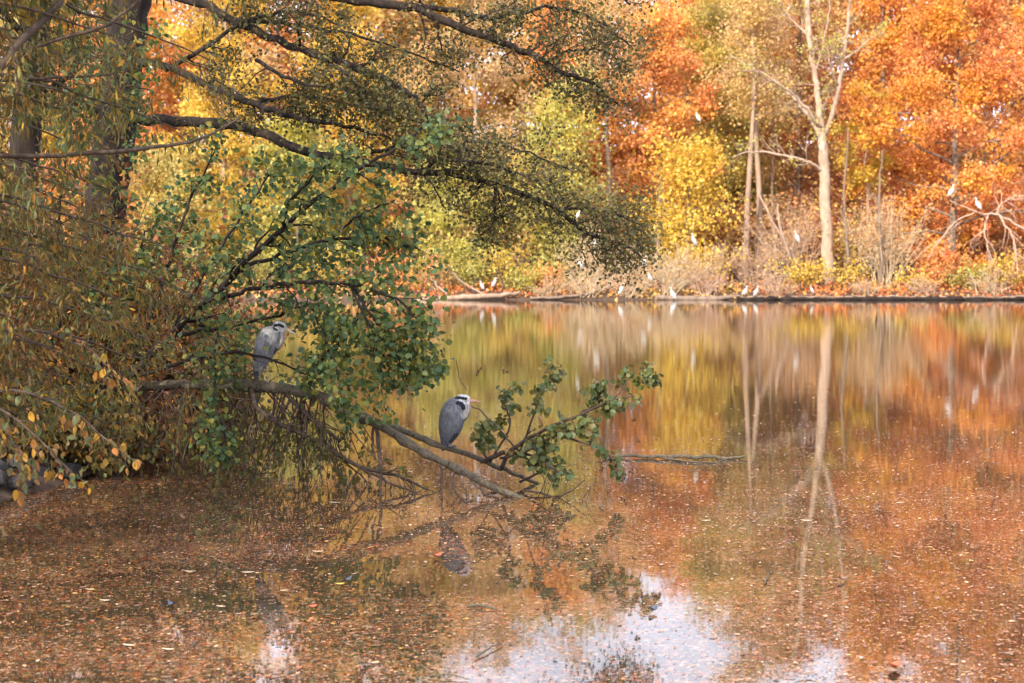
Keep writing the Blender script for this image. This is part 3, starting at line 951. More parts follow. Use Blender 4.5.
def plumage_mat():
    m, nt, out = newmat('plumage')
    N, L = nt.nodes, nt.links
    at = N.new('ShaderNodeAttribute')
    at.attribute_name = 'plumage'
    tc = N.new('ShaderNodeTexCoord')
    mp = N.new('ShaderNodeMapping')
    mp.inputs['Scale'].default_value = (60, 60, 14)
    mp.inputs['Rotation'].default_value = (0, R(-18), 0)
    L.new(tc.outputs['Object'], mp.inputs[0])
    no = N.new('ShaderNodeTexNoise')
    no.inputs['Scale'].default_value = 1
    no.inputs['Detail'].default_value = 5
    L.new(mp.outputs[0], no.inputs['Vector'])
    mr = N.new('ShaderNodeMapRange')
    mr.inputs[1].default_value = .3
    mr.inputs[2].default_value = .7
    mr.inputs[3].default_value = .55
    mr.inputs[4].default_value = 1.25
    L.new(no.outputs[0], mr.inputs[0])
    vo = N.new('ShaderNodeTexVoronoi')
    mp2 = N.new('ShaderNodeMapping')
    mp2.inputs['Scale'].default_value = (42, 42, 15)
    mp2.inputs['Rotation'].default_value = (0, R(-18), 0)
    L.new(tc.outputs['Object'], mp2.inputs[0])
    L.new(mp2.outputs[0], vo.inputs['Vector'])
    vr = N.new('ShaderNodeMapRange')
    vr.inputs[1].default_value = .25
    vr.inputs[2].default_value = .75
    vr.inputs[3].default_value = 1.1
    vr.inputs[4].default_value = .7
    L.new(vo.outputs['Distance'], vr.inputs[0])
    mu = N.new('ShaderNodeMath')
    mu.operation = 'MULTIPLY'
    L.new(mr.outputs[0], mu.inputs[0])
    L.new(vr.outputs[0], mu.inputs[1])
    mx = N.new('ShaderNodeMix')
    mx.data_type = 'RGBA'
    mx.blend_type = 'MULTIPLY'
    mx.inputs[0].default_value = 1
    L.new(at.outputs[0], mx.inputs[6])
    L.new(mu.outputs[0], mx.inputs[7])
    b = N.new('ShaderNodeBsdfPrincipled')
    b.inputs['Roughness'].default_value = .75
    b.inputs['Specular IOR Level'].default_value = .2
    L.new(mx.outputs[2], b.inputs['Base Color'])
    bp = N.new('ShaderNodeBump')
    bp.inputs['Strength'].default_value = .5
    bp.inputs['Distance'].default_value = .01
    L.new(no.outputs[0], bp.inputs['Height'])
    L.new(bp.outputs[0], b.inputs['Normal'])
    L.new(b.outputs[0], out.inputs[0])
    return m


M['plumage'] = plumage_mat()

# egret, hunched: faces +x, feet at origin
mb = MB()
ellip_loft(mb, [(-.20, .20, .01, .03), (-.14, .28, .06, .06), (-.06, .40, .12, .10), (.02, .52, .13, .11), (.06, .62, .09, .08), (.07, .68, .03, .03)])
ellip_loft(mb, [(.05, .56, .06, .05), (.11, .64, .045, .045), (.10, .74, .04, .04), (.10, .80, .038, .04), (.14, .84, .045, .042), (.19, .83, .03, .028)], 10)
ellip_loft(mb, [(.17, .835, .022, .02), (.24, .825, .014, .012), (.34, .815, .005, .005)], 8)
for y in (-.04, .04):
    mb.tube([(-.02, y, .38), (-.01, y, .2), (0, y, 0)], [.025, .014, .012], 6)
    for q in (-.5, 0, .5):
        mb.tube([(0, y, .012), (.07, y + q * .06, .008)], [.011, .007], 5)
egret_me = remeshed('egret', mb, .011, 2)


def egret_col(p):
    c = np.tile([.52, .50, .46], (len(p), 1))
    c[p[:, 0] > .205] = (.75, .48, .08)
    c[p[:, 2] < .25] = (.05, .05, .045)
    c[(p[:, 2] < .3) & (p[:, 0] < -.07)] = (.50, .48, .44)
    return c


colour_mesh(egret_me, egret_col)
egret_me.materials.append(M['plumage'])
EG = [  # px, feet py, depth, facing(+1 right), scale, label
    (698, 124, 103.0, -1, 1.0, 'white egret perched high in front of the olive tree, the topmost bird'),
    (597, 250, 98.0, 1, 1.1, 'white egret perched in the tan thicket, the higher of its two clear birds'),
    (580, 271, 97.6, -1, .95, 'white egret low in the left side of the tan thicket'),
    (578, 222, 99.6, 1, .85, 'white egret half hidden behind the alder twigs above the tan thicket'),
    (644, 270, 97.6, 1, 1.0, 'white egret perched directly below the hanging alder tip'),
    (650, 284, 97.4, -1, .9, 'white egret standing just below the bird under the alder tip'),
    (621, 298, 97.0, 1, 1.0, 'white egret at the waterline under the tan thicket'),
    (482, 292, 97.6, -1, .8, 'smaller left egret of the pair above the fallen log'),
    (494, 290, 97.6, 1, 1.0, 'larger right egret of the pair above the fallen log'),
    (694, 249, 98.6, -1, 1.05, 'white egret sitting on top of the greyish weeping bush'),
    (673, 303, 95.8, -1, 1.15, 'white egret wading in the water before the weeping bush'),
    (745, 298, 96.9, 1, 1.0, 'left egret of the pair on the bank below the twin tan trunks'),
    (756, 299, 96.7, 1, .9, 'right egret of the pair on the bank below the twin tan trunks'),
    (812, 296, 97.2, -1, .8, 'white egret crouching beside the small yellow shrub at the timber edging'),
    (797, 246, 98.8, -1, 1.0, 'white egret perched in the tall pinkish shrub left of the poplar'),
    (951, 200, 98.0, 1, 1.1, 'left egret on the pale bare bough before the beech'),
    (978, 213, 98.2, -1, 1.2, 'right egret on the pale bare bough before the beech'),
]
for i, (px, py, d, fc, sc, lab) in enumerate(EG):
    o = bpy.data.objects.new('egret', egret_me)
    COL.objects.link(o)
    p = P(px, py, d - (1.2 if d > 97.2 else 0))
    o.location = p
    o.rotation_euler = (0, 0, (0 if fc > 0 else math.pi) + R(-35 + (i * 53) % 70))
    o.scale = (sc * .92, sc * .92, sc * (.85 + (i * 29 % 11) * .022))
    tag(o, lab, 'egret', 'white egrets on the far bank')

# ------------------------------------------------------------------ near left: alder with the overhanging boughs
rA = np.random.default_rng(21)
dA = 21.0
bx, by = PX(96, dA), dA
e = thing('alder_tree', 'big dark alder trunk on the left bank with boughs reaching out over the water', 'tree', (bx, by, gnd(bx, by)))
b0 = np.array(e.location)
mb, lf = MB(), []
trk, trr = traced([(86, 440, dA, 56), (92, 380, dA, 48), (97, 300, dA, 44), (104, 220, dA, 42), (114, 140, dA, 42), (122, 70, dA, 42), (130, 0, dA, 42), (140, -90, dA, 36), (150, -200, dA, 28), (165, -330, dA - .3, 20), (180, -480, dA - .5, 12), (190, -600, dA, 5)], .01)
mb.tube(trk, trr, 12)
mb.build('trunk', M['dark_bark'], e, b0)
mb = MB()
LIMBS = [
    # lower long bough
    ([(120, 118, 21, 12), (165, 121, 20.6, 11), (212, 123, 20.2, 11), (256, 131, 19.9, 10), (300, 150, 19.6, 9.5), (350, 160, 19.4, 8.5), (410, 171, 19.3, 7), (470, 178, 19.3, 6), (520, 192, 19.4, 5.5), (557, 210, 19.5, 5), (584, 231, 19.5, 4.5), (600, 238, 19.5, 4), (622, 244, 19.6, 3), (642, 258, 19.7, 1.8)], 20, .62, .45),
    # middle boughs
    ([(125, 60, 21, 9), (165, 66, 20.4, 8), (210, 86, 20, 7.5), (256, 104, 19.6, 7), (300, 118, 19.4, 5.5), (345, 126, 19.3, 4), (390, 138, 19.2, 2.5)], 12, .55, .3),
    ([(130, -10, 21, 10), (190, 0, 20.5, 9), (235, 20, 20.2, 8.5), (268, 36, 20, 8), (322, 56, 19.7, 7.5), (352, 67, 19.6, 7), (385, 80, 19.5, 6.5), (415, 98, 19.4, 5.8), (428, 115, 19.3, 5.2), (446, 137, 19.3, 4.5), (462, 156, 19.3, 3.8), (478, 176, 19.3, 2.5)], 15, .6, .3),
    # upper boughs
    ([(135, -60, 21, 13), (210, -40, 20.8, 12), (290, -14, 20.5, 11), (356, 0, 20.2, 10), (416, 8, 20, 9), (450, 24, 19.9, 8), (512, 47, 19.8, 6.5), (545, 61, 19.8, 5.5), (562, 73, 19.8, 5), (592, 83, 19.8, 4), (618, 104, 19.9, 2.4)], 17, .62, .4),
    ([(416, 8, 20, 6), (455, 10, 20.2, 5.5), (490, 19, 20.4, 5), (520, 12, 20.5, 4), (560, 8, 20.6, 3.4), (600, 22, 20.7, 2.6), (630, 46, 20.8, 1.8)], 13, .6, .15),
    ([(138, -110, 21, 14), (230, -110, 20.8, 12), (330, -90, 20.4, 10), (430, -70, 20, 8), (520, -50, 19.8, 6), (590, -25, 19.8, 4), (630, 5, 19.8, 2)], 18, .8, .25),
    ([(545, 61, 19.8, 3), (575, 50, 19.6, 2.6), (605, 52, 19.5, 2), (632, 66, 19.5, 1.4)], 7, .5, .1),
    ([(495, 186, 19.4, 4), (494, 206, 19.2, 3.6), (490, 226, 19.1, 3), (477, 237, 19, 1.8)], 6, .35, .1),
    ([(557, 210, 19.5, 3.4), (585, 208, 19.7, 3), (615, 214, 19.9, 2.4), (645, 226, 20, 1.6)], 8, .5, .1),
    ([(350, 160, 19.4, 5), (380, 150, 19.8, 4), (420, 140, 20.2, 3.4), (470, 140, 20.6, 2.8), (520, 150, 20.8, 2.2), (570, 170, 21, 1.4)], 15, .55, .15),
    ([(330, 62, 19.7, 4), (350, 78, 19.2, 3.4), (362, 100, 19, 3), (385, 112, 18.9, 2.2), (410, 118, 18.8, 1.4)], 8, .45, .15),
    ([(256, 60, 20, 4), (290, 78, 19.4, 3.5), (330, 88, 19, 2.6), (366, 92, 18.8, 1.6)], 8, .5, .1),
    ([(165, 70, 20.4, 5), (200, 50, 20.2, 4.4), (250, 20, 20, 3.6), (300, 12, 19.8, 2.6), (340, 26, 19.6, 1.6)], 13, .6, .1),
    ([(235, 20, 20.2, 5), (290, 24, 20.4, 4), (350, 34, 20.6, 3), (410, 52, 20.8, 2.2), (460, 72, 20.8, 1.4)], 13, .6, .1),
    ([(256, 104, 19.6, 5), (300, 96, 20, 4), (350, 104, 20.2, 3), (410, 122, 20.2, 2.2), (460, 128, 20.2, 1.4)], 12, .55, .1),
    ([(410, 171, 19.3, 4), (450, 160, 19, 3.4), (500, 168, 19, 2.6), (550, 186, 19, 1.6)], 11, .5, .1),
    # high crown, seen only in the water
    ([(145, -150, 21, 16), (200, -240, 20, 13), (260, -330, 19, 10), (330, -400, 18.5, 6), (400, -440, 18, 3)], 16, 1.2, .2),
    ([(150, -200, 21, 14), (90, -290, 20, 11), (30, -370, 19.4, 8), (-60, -420, 19, 4)], 16, 1.2, .2),
    ([(160, -300, 21, 12), (260, -370, 21.6, 10), (370, -390, 22, 7), (470, -380, 22.5, 3)], 16, 1.2, .2),
    ([(142, -120, 21, 13), (60, -150, 21.5, 11), (-40, -200, 22, 8), (-150, -220, 22, 4)], 16, 1.1, .2),
    ([(170, -380, 21, 10), (180, -480, 20, 7), (220, -560, 19, 3)], 14, 1.2, .1),
    ([(150, -180, 21, 12), (240, -200, 20.5, 10), (300, -215, 20, 6), (350, -215, 19.8, 3)], 16, .9, .2),
]
for j, (ln, ns, L, t0) in enumerate(LIMBS):
    p_, r_ = traced(ln, .012)
    mb.tube(p_, r_, 8)
    high = min(q[1] for q in ln) < -100 and ln[0][1] <= -110
    sprout(mb, p_, r_, int(ns * 1.25), L, rA, 3, lf, t0, .6, (.1, 0, .05), -.01, 4, .3, 5 if not high else 4, .66, 5 if not high else 5, .095 if not high else .14, .4, 6)
mb.build('boughs', M['dark_bark'], e, b0)
pos = np.array([q[0] for q in lf])
ax = unit(np.array([q[1] for q in lf])) + rA.normal(size=pos.shape) * .7 + np.array([0, 0, -.3])
big = pos[:, 2] > 6.6
leaves('crown', pos, ax, np.where(big, .085, .043) * rA.uniform(.65, 1.3, len(pos)), T_ROUND, M['alder'], e, b0, None, rA)
print('alder leaves', len(pos))

# second alder trunk at the left border
e = thing('alder_tree', 'dark tree trunk at the left border of the photo, left of the big alder', 'tree', (PX(15, 22), 22, gnd(PX(15, 22), 22)))
b0 = np.array(e.location)
mb, lf = MB(), []
p_, r_ = traced([(8, 440, 22, 40), (14, 330, 22, 34), (20, 220, 22, 32), (27, 120, 22, 31), (34, 40, 22, 30), (40, -60, 22, 27), (48, -200, 22, 20), (50, -400, 22, 8)], .01)
mb.tube(p_, r_, 10)
mb.build('trunk', M['dark_bark'], e, b0)
mb = MB()
for ln in ([(30, 40, 22, 8), (-10, 0, 21.6, 6), (-60, -30, 21, 3)], [(38, 10, 22, 8), (80, -40, 22, 6), (100, -90, 22, 3)], [(45, -120, 22, 8), (100, -190, 21, 5), (160, -230, 20, 2)],
           [(45, -150, 22, 8), (-40, -250, 21, 5), (-100, -300, 20, 2)], [(48, -250, 22, 8), (80, -380, 22, 5), (100, -480, 22, 2)], [(25, 110, 22, 7), (55, 85, 21.5, 5), (80, 70, 21, 2.5)]):
    p_, r_ = traced(ln, .02)
    mb.tube(p_, r_, 6)
    sprout(mb, p_, r_, 12, .9, rA, 3, lf, .2, .6, (0, 0, 0), -.01, 4, .3, 4, .6, 7, .08, .4, 5)
mb.build('boughs', M['dark_bark'], e, b0)
pos = np.array([q[0] for q in lf])
leaves('crown', pos, unit(np.array([q[1] for q in lf])) + rA.normal(size=pos.shape) * .7, .08 * rA.uniform(.65, 1.3, len(pos)), T_ROUND, M['alder'], e, b0, None, rA)

# ------------------------------------------------------------------ green-leaved shrub leaning over the water
rG = np.random.default_rng(31)
bx, by = PX(62, 19.8), 19.8
e = thing('leaning_shrub', 'green leaved young alder leaning from the left bank over the standing heron', 'shrub', (bx, by, gnd(bx, by)))
b0 = np.array(e.location)
mb, lf = MB(), []
GL = [
    ([(62, 445, 19.8, 12), (95, 405, 19.5, 10), (128, 377, 19.3, 9), (169, 337, 19, 8), (205, 302, 18.8, 7), (240, 270, 18.6, 6.4), (284, 226, 18.4, 5.5), (340, 182, 18.2, 4.5), (400, 146, 18.1, 3), (432, 116, 18, 1.8)], 20, .55, .35),
    ([(205, 302, 18.8, 5), (250, 290, 18.4, 4.4), (300, 282, 18.1, 4), (350, 284, 17.9, 3.2), (395, 300, 17.8, 2.4), (428, 330, 17.7, 1.4)], 17, .5, .2),
    ([(240, 270, 18.6, 4.5), (280, 254, 18.9, 4), (330, 240, 19, 3.4), (380, 238, 19, 2.6), (420, 250, 19, 1.6)], 15, .5, .2),
    ([(169, 337, 19, 4.5), (220, 328, 19.3, 3.8), (270, 318, 19.4, 3.2), (310, 305, 19.0, 2.8), (345, 320, 18.4, 2.2), (385, 350, 18, 1.5)], 14, .45, .2),
    ([(128, 377, 19.3, 4.4), (150, 320, 19.4, 4), (170, 260, 19.5, 3.4), (190, 200, 19.6, 2.6), (215, 150, 19.6, 1.5)], 13, .5, .3),
    ([(300, 388, 18.6, 3), (325, 355, 18.3, 2.6), (352, 326, 18.1, 2), (372, 300, 18, 1.3)], 8, .38, .2),
    ([(284, 226, 18.4, 4), (290, 200, 18, 3.4), (320, 172, 17.8, 2.6), (350, 150, 17.6, 1.4)], 9, .4, .2),
    ([(350, 284, 17.9, 3), (376, 320, 17.8, 2.4), (398, 356, 17.8, 1.8), (408, 384, 17.8, 1.2)], 9, .35, .2),
    ([(330, 240, 19, 3), (360, 215, 18.6, 2.4), (395, 200, 18.4, 1.6)], 7, .4, .2),
    ([(128, 377, 19.3, 4.4), (190, 360, 18.8, 3.8), (235, 352, 18.7, 3), (285, 365, 18.6, 2.2), (320, 380, 18.5, 1.4)], 12, .4, .2),
    ([(169, 337, 19, 4), (200, 280, 19.2, 3.4), (235, 225, 19.3, 2.8), (262, 185, 19.3, 2), (280, 160, 19.3, 1.4)], 13, .45, .2),
    ([(350, 284, 17.9, 2.6), (372, 330, 17.7, 2), (380, 370, 17.7, 1.6), (384, 408, 17.7, 1)], 11, .32, .1),
    ([(310, 305, 19.0, 2.6), (326, 340, 18.2, 2), (338, 378, 17.9, 1.5), (346, 420, 17.8, 1)], 11, .32, .1),
    ([(395, 300, 17.8, 2.2), (418, 335, 17.7, 1.8), (424, 370, 17.7, 1)], 8, .28, .1),
    ([(220, 328, 19.3, 2.6), (214, 370, 18.6, 2.2), (222, 420, 18.3, 1.6), (230, 462, 18.2, 1)], 12, .32, .1),
    ([(100, 350, 20, 3), (108, 260, 20, 2.8), (116, 175, 20, 2.4), (124, 90, 20, 2), (136, 10, 20, 1.4)], 16, .5, .1),
    ([(62, 420, 19.8, 4), (58, 310, 19.6, 3.4), (60, 210, 19.4, 2.6), (72, 110, 19.2, 1.8), (80, 40, 19.2, 1.2)], 14, .5, .2),
    ([(95, 405, 19.5, 4), (110, 340, 19.6, 3.6), (130, 280, 19.6, 3), (145, 230, 19.6, 2)], 10, .45, .3),
]
for ln, ns, L, t0 in GL:
    p_, r_ = traced(ln, .012)
    mb.tube(p_, r_, 7)
    sprout(mb, p_, r_, int(ns * 1.15), L, rG, 2, lf, t0, .6, (.15, 0, -.05), -.03, 4, .22, 5, .6, 8, .08, .45, 6)
mb.build('stems', M['dark_bark'], e, b0)
pos = np.array([q[0] for q in lf])
lfk = clear_heron(pos)
pos, lf = pos[lfk], [q for q, kk in zip(lf, lfk) if kk]
ax = unit(np.array([q[1] for q in lf])) * .6 + rG.normal(size=pos.shape) * .6 + np.array([0, 0, -.55])
leaves('foliage', pos, ax, 
         .066 * rG.uniform(.5, 1.35, len(pos)), T_OVAL, M['green'], e, b0, rG.normal(size=pos.shape) + np.array([0, -.6, .8]), rG)
print('green leaves', len(pos))

# ------------------------------------------------------------------ fallen bough with the herons
rF = np.random.default_rng(41)
e = thing('fallen_bough', 'broken grey brown bough slanting down from the bank into the water under the herons', 'bough', tuple(P(190, 384, 19.2)))
b0 = np.array(e.location)
mb, lf, lf2 = MB(), [], []
H1, R1 = traced([(120, 392, 19.8, 13), (160, 386, 19.5, 13), (200, 384, 19.2, 13), (258, 386, 18.9, 14), (300, 391, 18.6, 14), (332, 403, 18.4, 13), (375, 422, 18.1, 11.5), (410, 445, 17.8, 10.5), (450, 466, 17.55, 9.5), (490, 485, 17.35, 8.5), (522, 499, 17.2, 6.5), (540, 508, 17.1, 4)], .008)
R1 = R1 * .84 * (1 + .10 * np.sin(np.arange(len(R1)) * 1.9) + rF.normal(size=len(R1)) * .10)
mb.tube(H1, R1, 10)
H2, R2 = traced([(322, 398, 18.45, 9), (350, 417, 18.35, 9), (380, 424, 18.3, 9), (405, 431, 18.2, 8), (440, 446, 18.15, 7.5), (480, 459, 18.15, 6.5), (520, 476, 18.2, 5), (545, 486, 18.3, 3)], .006)
R2 = R2 * .84 * (1 + rF.normal(size=len(R2)) * .07)
mb.tube(H2, R2, 9)
mb.build('bough', M['bough_bark'], e, b0)
mb = MB()
SIDE = [
    [(250, 388, 18.9, 6), (262, 412, 18.4, 5), (320, 444, 18.1, 4.6), (360, 466, 17.9, 4), (398, 476, 17.7, 3.5), (428, 490, 17.6, 2.4)],
    [(360, 467, 17.9, 3), (395, 485, 17.6, 2.6), (420, 494, 17.5, 1.8)],
    [(285, 392, 18.7, 5), (312, 420, 18.3, 4.4), (341, 441, 18.1, 3)],
    [(376, 424, 18.1, 4.5), (379, 450, 17.9, 4), (381, 478, 17.7, 3.4), (380, 503, 17.3, 2.4)],
    [(374, 424, 18.1, 3), (372, 445, 18, 2.4), (376, 460, 17.9, 1.6)],
    [(441, 463, 17.6, 3), (442, 480, 17.5, 2.4), (440, 510, 17.2, 1.6)],
    [(455, 470, 17.5, 2.4), (453, 484, 17.4, 2), (458, 498, 17.2, 1.2)],
    [(505, 452, 18.1, 5), (480, 462, 18.1, 4)],
    [(500, 470, 18.1, 4.6), (512, 450, 18, 4), (545, 430, 17.9, 3.4), (580, 414, 17.8, 2.8), (612, 400, 17.7, 2.2), (634, 396, 17.7, 1.5)],
    [(500, 458, 18, 3), (530, 450, 17.8, 2.8), (548, 438, 17.7, 2.2), (590, 425, 17.5, 1.4)],
    [(612, 400, 17.7, 1.8), (628, 382, 17.7, 1.4), (640, 368, 17.7, 1), (652, 378, 17.7, .9)],
    [(520, 452, 18, 2.6), (536, 410, 17.9, 2.2), (545, 385, 17.9, 1.4), (552, 374, 17.9, .9)],
    [(490, 462, 18.1, 2.6), (510, 425, 18.1, 2), (503, 400, 18.2, 1.4), (512, 385, 18.2, .9)],
    [(470, 405, 18.2, 1), (485, 414, 18.1, 1.6), (505, 435, 18, 2), (520, 452, 18, 2.2)],
    [(466, 390, 18.2, .9), (460, 380, 18.3, .9), (456, 360, 18.3, .8)],
    [(520, 482, 18, 3), (545, 470, 17.8, 2.4), (565, 462, 17.7, 1.6)],
    [(525, 490, 17.5, 2.4), (560, 496, 17.2, 2), (585, 480, 17.2, 1.2)],
    [(545, 430, 17.9, 2.6), (575, 440, 17.6, 2.2), (605, 452, 17.4, 1.6), (618, 470, 17.3, 1)],
    [(520, 452, 18, 2.6), (540, 460, 17.7, 2.2), (562, 474, 17.4, 1.6)],
    [(580, 414, 17.8, 2), (598, 400, 17.9, 1.6), (600, 384, 17.9, 1)],
    [(520, 497, 17.25, 3), (490, 508, 17.1, 2.6), (460, 518, 16.8, 2), (430, 524, 16.6, 1.2)],
    [(530, 498, 17.3, 2.4), (560, 505, 17, 2), (590, 508, 16.9, 1.2)],
    [(500, 490, 17.4, 2.4), (475, 500, 17.3, 2), (452, 512, 17, 1.2)],
    [(488, 462, 18, 2.4), (478, 440, 17.9, 2), (486, 420, 17.8, 1.3)],
]
for j, ln in enumerate(SIDE):
    p_, r_ = traced(ln, .006)
    mb.tube(p_, r_, 6)
    if 8 <= j <= 12 or j in (17, 18, 19, 23):
        sprout(mb, p_, r_, 12 if j < 10 else 7, .20, rF, 2, lf, .2, .6, (.1, 0, -.1), -.05, 3, .2, 3, .6, 5, .03, .5, 5)
    elif j in (0, 2):
        sprout(mb, p_, r_, 17, .65, rF, 2, lf2, .0, .4, (0, 0, -.6), -.07, 3, .18, 3, .6, 4, .03, .5, 6)
    elif j in (20, 21, 22):
        p_[:, 2] = np.maximum(p_[:, 2], .01)
        sprout(mb, p_, r_, 12, .4, rF, 2, [], .0, .6, (0, 0, .25), 0, 3, .25, 3, .6, 1, .02, .5, 5)
    elif j in (1, 3, 5, 15, 16):
        sprout(mb, p_, r_, 5, .3, rF, 1, [], .2, .5, (0, 0, -.2), -.02, 3, .25, 3, .6, 1, .02, .5, 5)
# twigs hanging from the thick end into the water
sprout(mb, H1[2:26], R1[2:26], 70, 1.6, rF, 2, lf2, 0, .15, (.05, -.1, -1.1), -.10, 3, .14, 3, .5, 5, .04, .18, 8)
mb.build('side_branches', M['twig_bark'], e, b0)
for pos_, mat_, sz, nm in ((lf, 'boughleaf', .072, 'leaves'), (lf2, 'withered', .075, 'withered_leaves')):
    pos = np.array([q[0] for q in pos_])
    dr = unit(np.array([q[1] for q in pos_]))
    k = (pos[:, 2] > .03) & clear_heron(pos)
    pos, dr = pos[k], dr[k]
    leaves(nm, pos, dr * .4 + rF.normal(size=pos.shape) * .45 + np.array([0, 0, -.6]), sz * rF.uniform(.65, 1.25, len(pos)), T_OVAL, M[mat_], e, b0, rF.normal(size=pos.shape) * (.7 if nm == 'leaves' else 1.2) + np.array([0, -.7, .4]), rF, None if nm == 'leaves' else rF.uniform(.35, .8, len(pos)))
# alder cones: small dark ovals in clusters
for px, py in ((446, 372), (478, 372), (548, 370), (553, 378), (562, 372), (556, 366), (556, 390), (620, 385), (626, 392), (655, 378), (650, 372), (505, 372), (635, 420), (638, 440), (540, 425), (532, 432), (536, 440), (600, 470), (624, 478), (632, 470)):
    c = P(px, py, 17.8)
    mb = MB()
    pl, pr = [c + np.array([-.02, 0, .09]), c + np.array([0, 0, .05])], [.002, .002]
    for q in range(3):
        a = c + rF.normal(size=3) * .022
        pl += [a + np.array([0, 0, .014]), a, a - np.array([0, 0, .014])]
        pr += [.004, .011, .004]
    mb.tube(pl, pr, 6)
    mb.build('cone_cluster', M['catkin'], e, b0)

# floating dead branch
mb = MB()
p_, r_ = traced([(598, 461, 20.5, 2), (618, 460, 20.6, 3.4), (660, 462, 20.5, 5), (705, 463, 20.4, 5), (745, 461, 20.5, 3)], .012)
p_[:, 2] = .03
mb.tube(p_ + rF.normal(size=p_.shape) * .012, r_ * .8, 7)
p_, r_ = traced([(660, 462, 20.5, 3), (690, 466, 20.1, 2.6), (720, 468, 20, 2)], .01)
p_[:, 2] = .02
mb.tube(p_, r_ * .62, 6)
p_, r_ = traced([(610, 460, 20.6, 2), (600, 450, 20.5, 1.6), (604, 436, 20.5, 1)], .01)
mb.tube(p_, r_ * .62, 5)
tag(mb.build('floating_branch', M['bough_bark'], None, tuple(P(650, 462, 20.5))), 'thin dark dead branch floating flat right of the leafy bough tip', 'branch')


# ------------------------------------------------------------------ herons
def heron(name, label, loc, rotz, body, head, bill, legs, extra, patch, sc=1.0):
    mb = MB()
    ellip_loft(mb, body, 20)
    ellip_loft(mb, head, 14)
    ellip_loft(mb, bill, 8)
    for ex in extra:
        ellip_loft(mb, ex, 10)
    for lg in legs:
        mb.tube(lg, [.026] + [.0095] * (len(lg) - 2) + [.010], 6)
        f = np.array(lg[-1], float)
        for q in (-.6, 0, .6):
            mb.tube([f + (0, 0, .004), f + (.05, q * .05, .004), f + (.075, q * .075, -.014)], [.009, .007, .005], 5)
        mb.tube([f + (0, 0, .004), f + (-.04, 0, -.004)], [.009, .006], 5)
    me = remeshed(name, mb, .0055, 3)
    colour_mesh(me, patch)
    me.materials.append(M['plumage'])
    o = bpy.data.objects.new(name, me)
    COL.objects.link(o)
    o.location = loc
    o.rotation_euler = (0, 0, rotz)
    o.scale = (sc,) * 3
    return tag(o, label, 'heron', 'grey herons on the fallen bough')


def cvt(list_, ox, oz, k):
    """crop pixel profile (x, y, rx, ry) -> metres"""
    return [((a - ox) / k, (oz - b) / k, c / k, d / k) for a, b, c, d in list_]


def seg_dist(p, pts):
    d = np.full(len(p), 1e9)
    for a, b in zip(pts[:-1], pts[1:]):
        a, b = np.array(a, float), np.array(b, float)
        ab = b - a
        t = np.clip(((p - a) @ ab) / (ab @ ab), 0, 1)
        d = np.minimum(d, np.linalg.norm(p - a - t[:, None] * ab, axis=1))
    return d


K2, OX2, OZ2 = 690.0, 225.0, 508.0


def patch2(p):
    x, z = p[:, 0], p[:, 2]
    q = np.stack([x * K2 + OX2, OZ2 - z * K2], -1)
    n = np.sin(x * 60 + p[:, 1] * 40) * np.sin(z * 45)
    c = np.tile([.145, .15, .16], (len(p), 1)) * (1 + .10 * n[:, None])
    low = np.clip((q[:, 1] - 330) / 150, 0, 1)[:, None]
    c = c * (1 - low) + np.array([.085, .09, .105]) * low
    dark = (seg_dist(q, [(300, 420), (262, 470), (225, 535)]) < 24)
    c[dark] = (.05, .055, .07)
    c[seg_dist(q, [(140, 300), (138, 380), (150, 440)]) < 9] = (.10, .11, .13)
    front = (seg_dist(q, [(392, 185), (385, 225), (362, 262)]) < 24)
    c[front] = (.32, .29, .26)
    hd = (q[:, 1] < 172) & (q[:, 0] > 318) & (q[:, 0] < 402)
    c[hd] = (.50, .49, .47)
    c[(q[:, 1] < 112) & (q[:, 0] > 300) & (q[:, 0] < 400)] = (.50, .49, .47)
    c[seg_dist(q, [(290, 118), (330, 122), (372, 128)]) < 10.5] = (.012, .014, .02)
    c[seg_dist(q, [(312, 158), (338, 165), (356, 200)]) < 15] = (.012, .014, .02)
    bl = (q[:, 0] > 398) & (q[:, 1] < 190)
    c[bl] = (.46, .26, .18)
    lg = (q[:, 1] > 480) & (seg_dist(q, [(252, 440), (250, 515)]) < 14)
    c[lg] = (.25, .20, .15)
    return c


pf = H2[np.argmin(np.abs((H2[:, 0] / H2[:, 1]) - (449 - 512) / F))]
heron('heron', 'hunched grey heron with pink bill perched low on the bough, nearer the water',
      (pf[0] + .0, pf[1], pf[2] + .018), R(-8),
      cvt([(178, 548, 4, 8), (195, 505, 30, 26), (212, 455, 55, 48), (230, 395, 84, 72), (246, 330, 99, 86), (262, 265, 103, 92), (284, 210, 96, 88), (306, 168, 76, 70), (322, 138, 46, 44), (330, 122, 14, 14)], OX2, OZ2, K2),
      cvt([(286, 126, 8, 8), (310, 122, 24, 24), (340, 124, 29, 28), (368, 130, 30, 25), (388, 139, 24, 18), (398, 144, 14, 12)], OX2, OZ2, K2),
      cvt([(385, 146, 19, 13), (420, 148, 14, 9), (460, 151, 8, 5), (502, 153, 2, 2)], OX2, OZ2, K2),
      [[(.01, -.04, .13), (.03, -.04, .06), (.01, -.04, 0)], [(.01, .045, .13), (.03, .045, .06), (.015, .045, 0)]],
      [cvt([(372, 150, 20, 20), (378, 190, 32, 28), (366, 240, 34, 34), (340, 290, 30, 40)], OX2, OZ2, K2)], patch2)

K1, OX1, OZ1 = 577.0, 252.0, 500.0


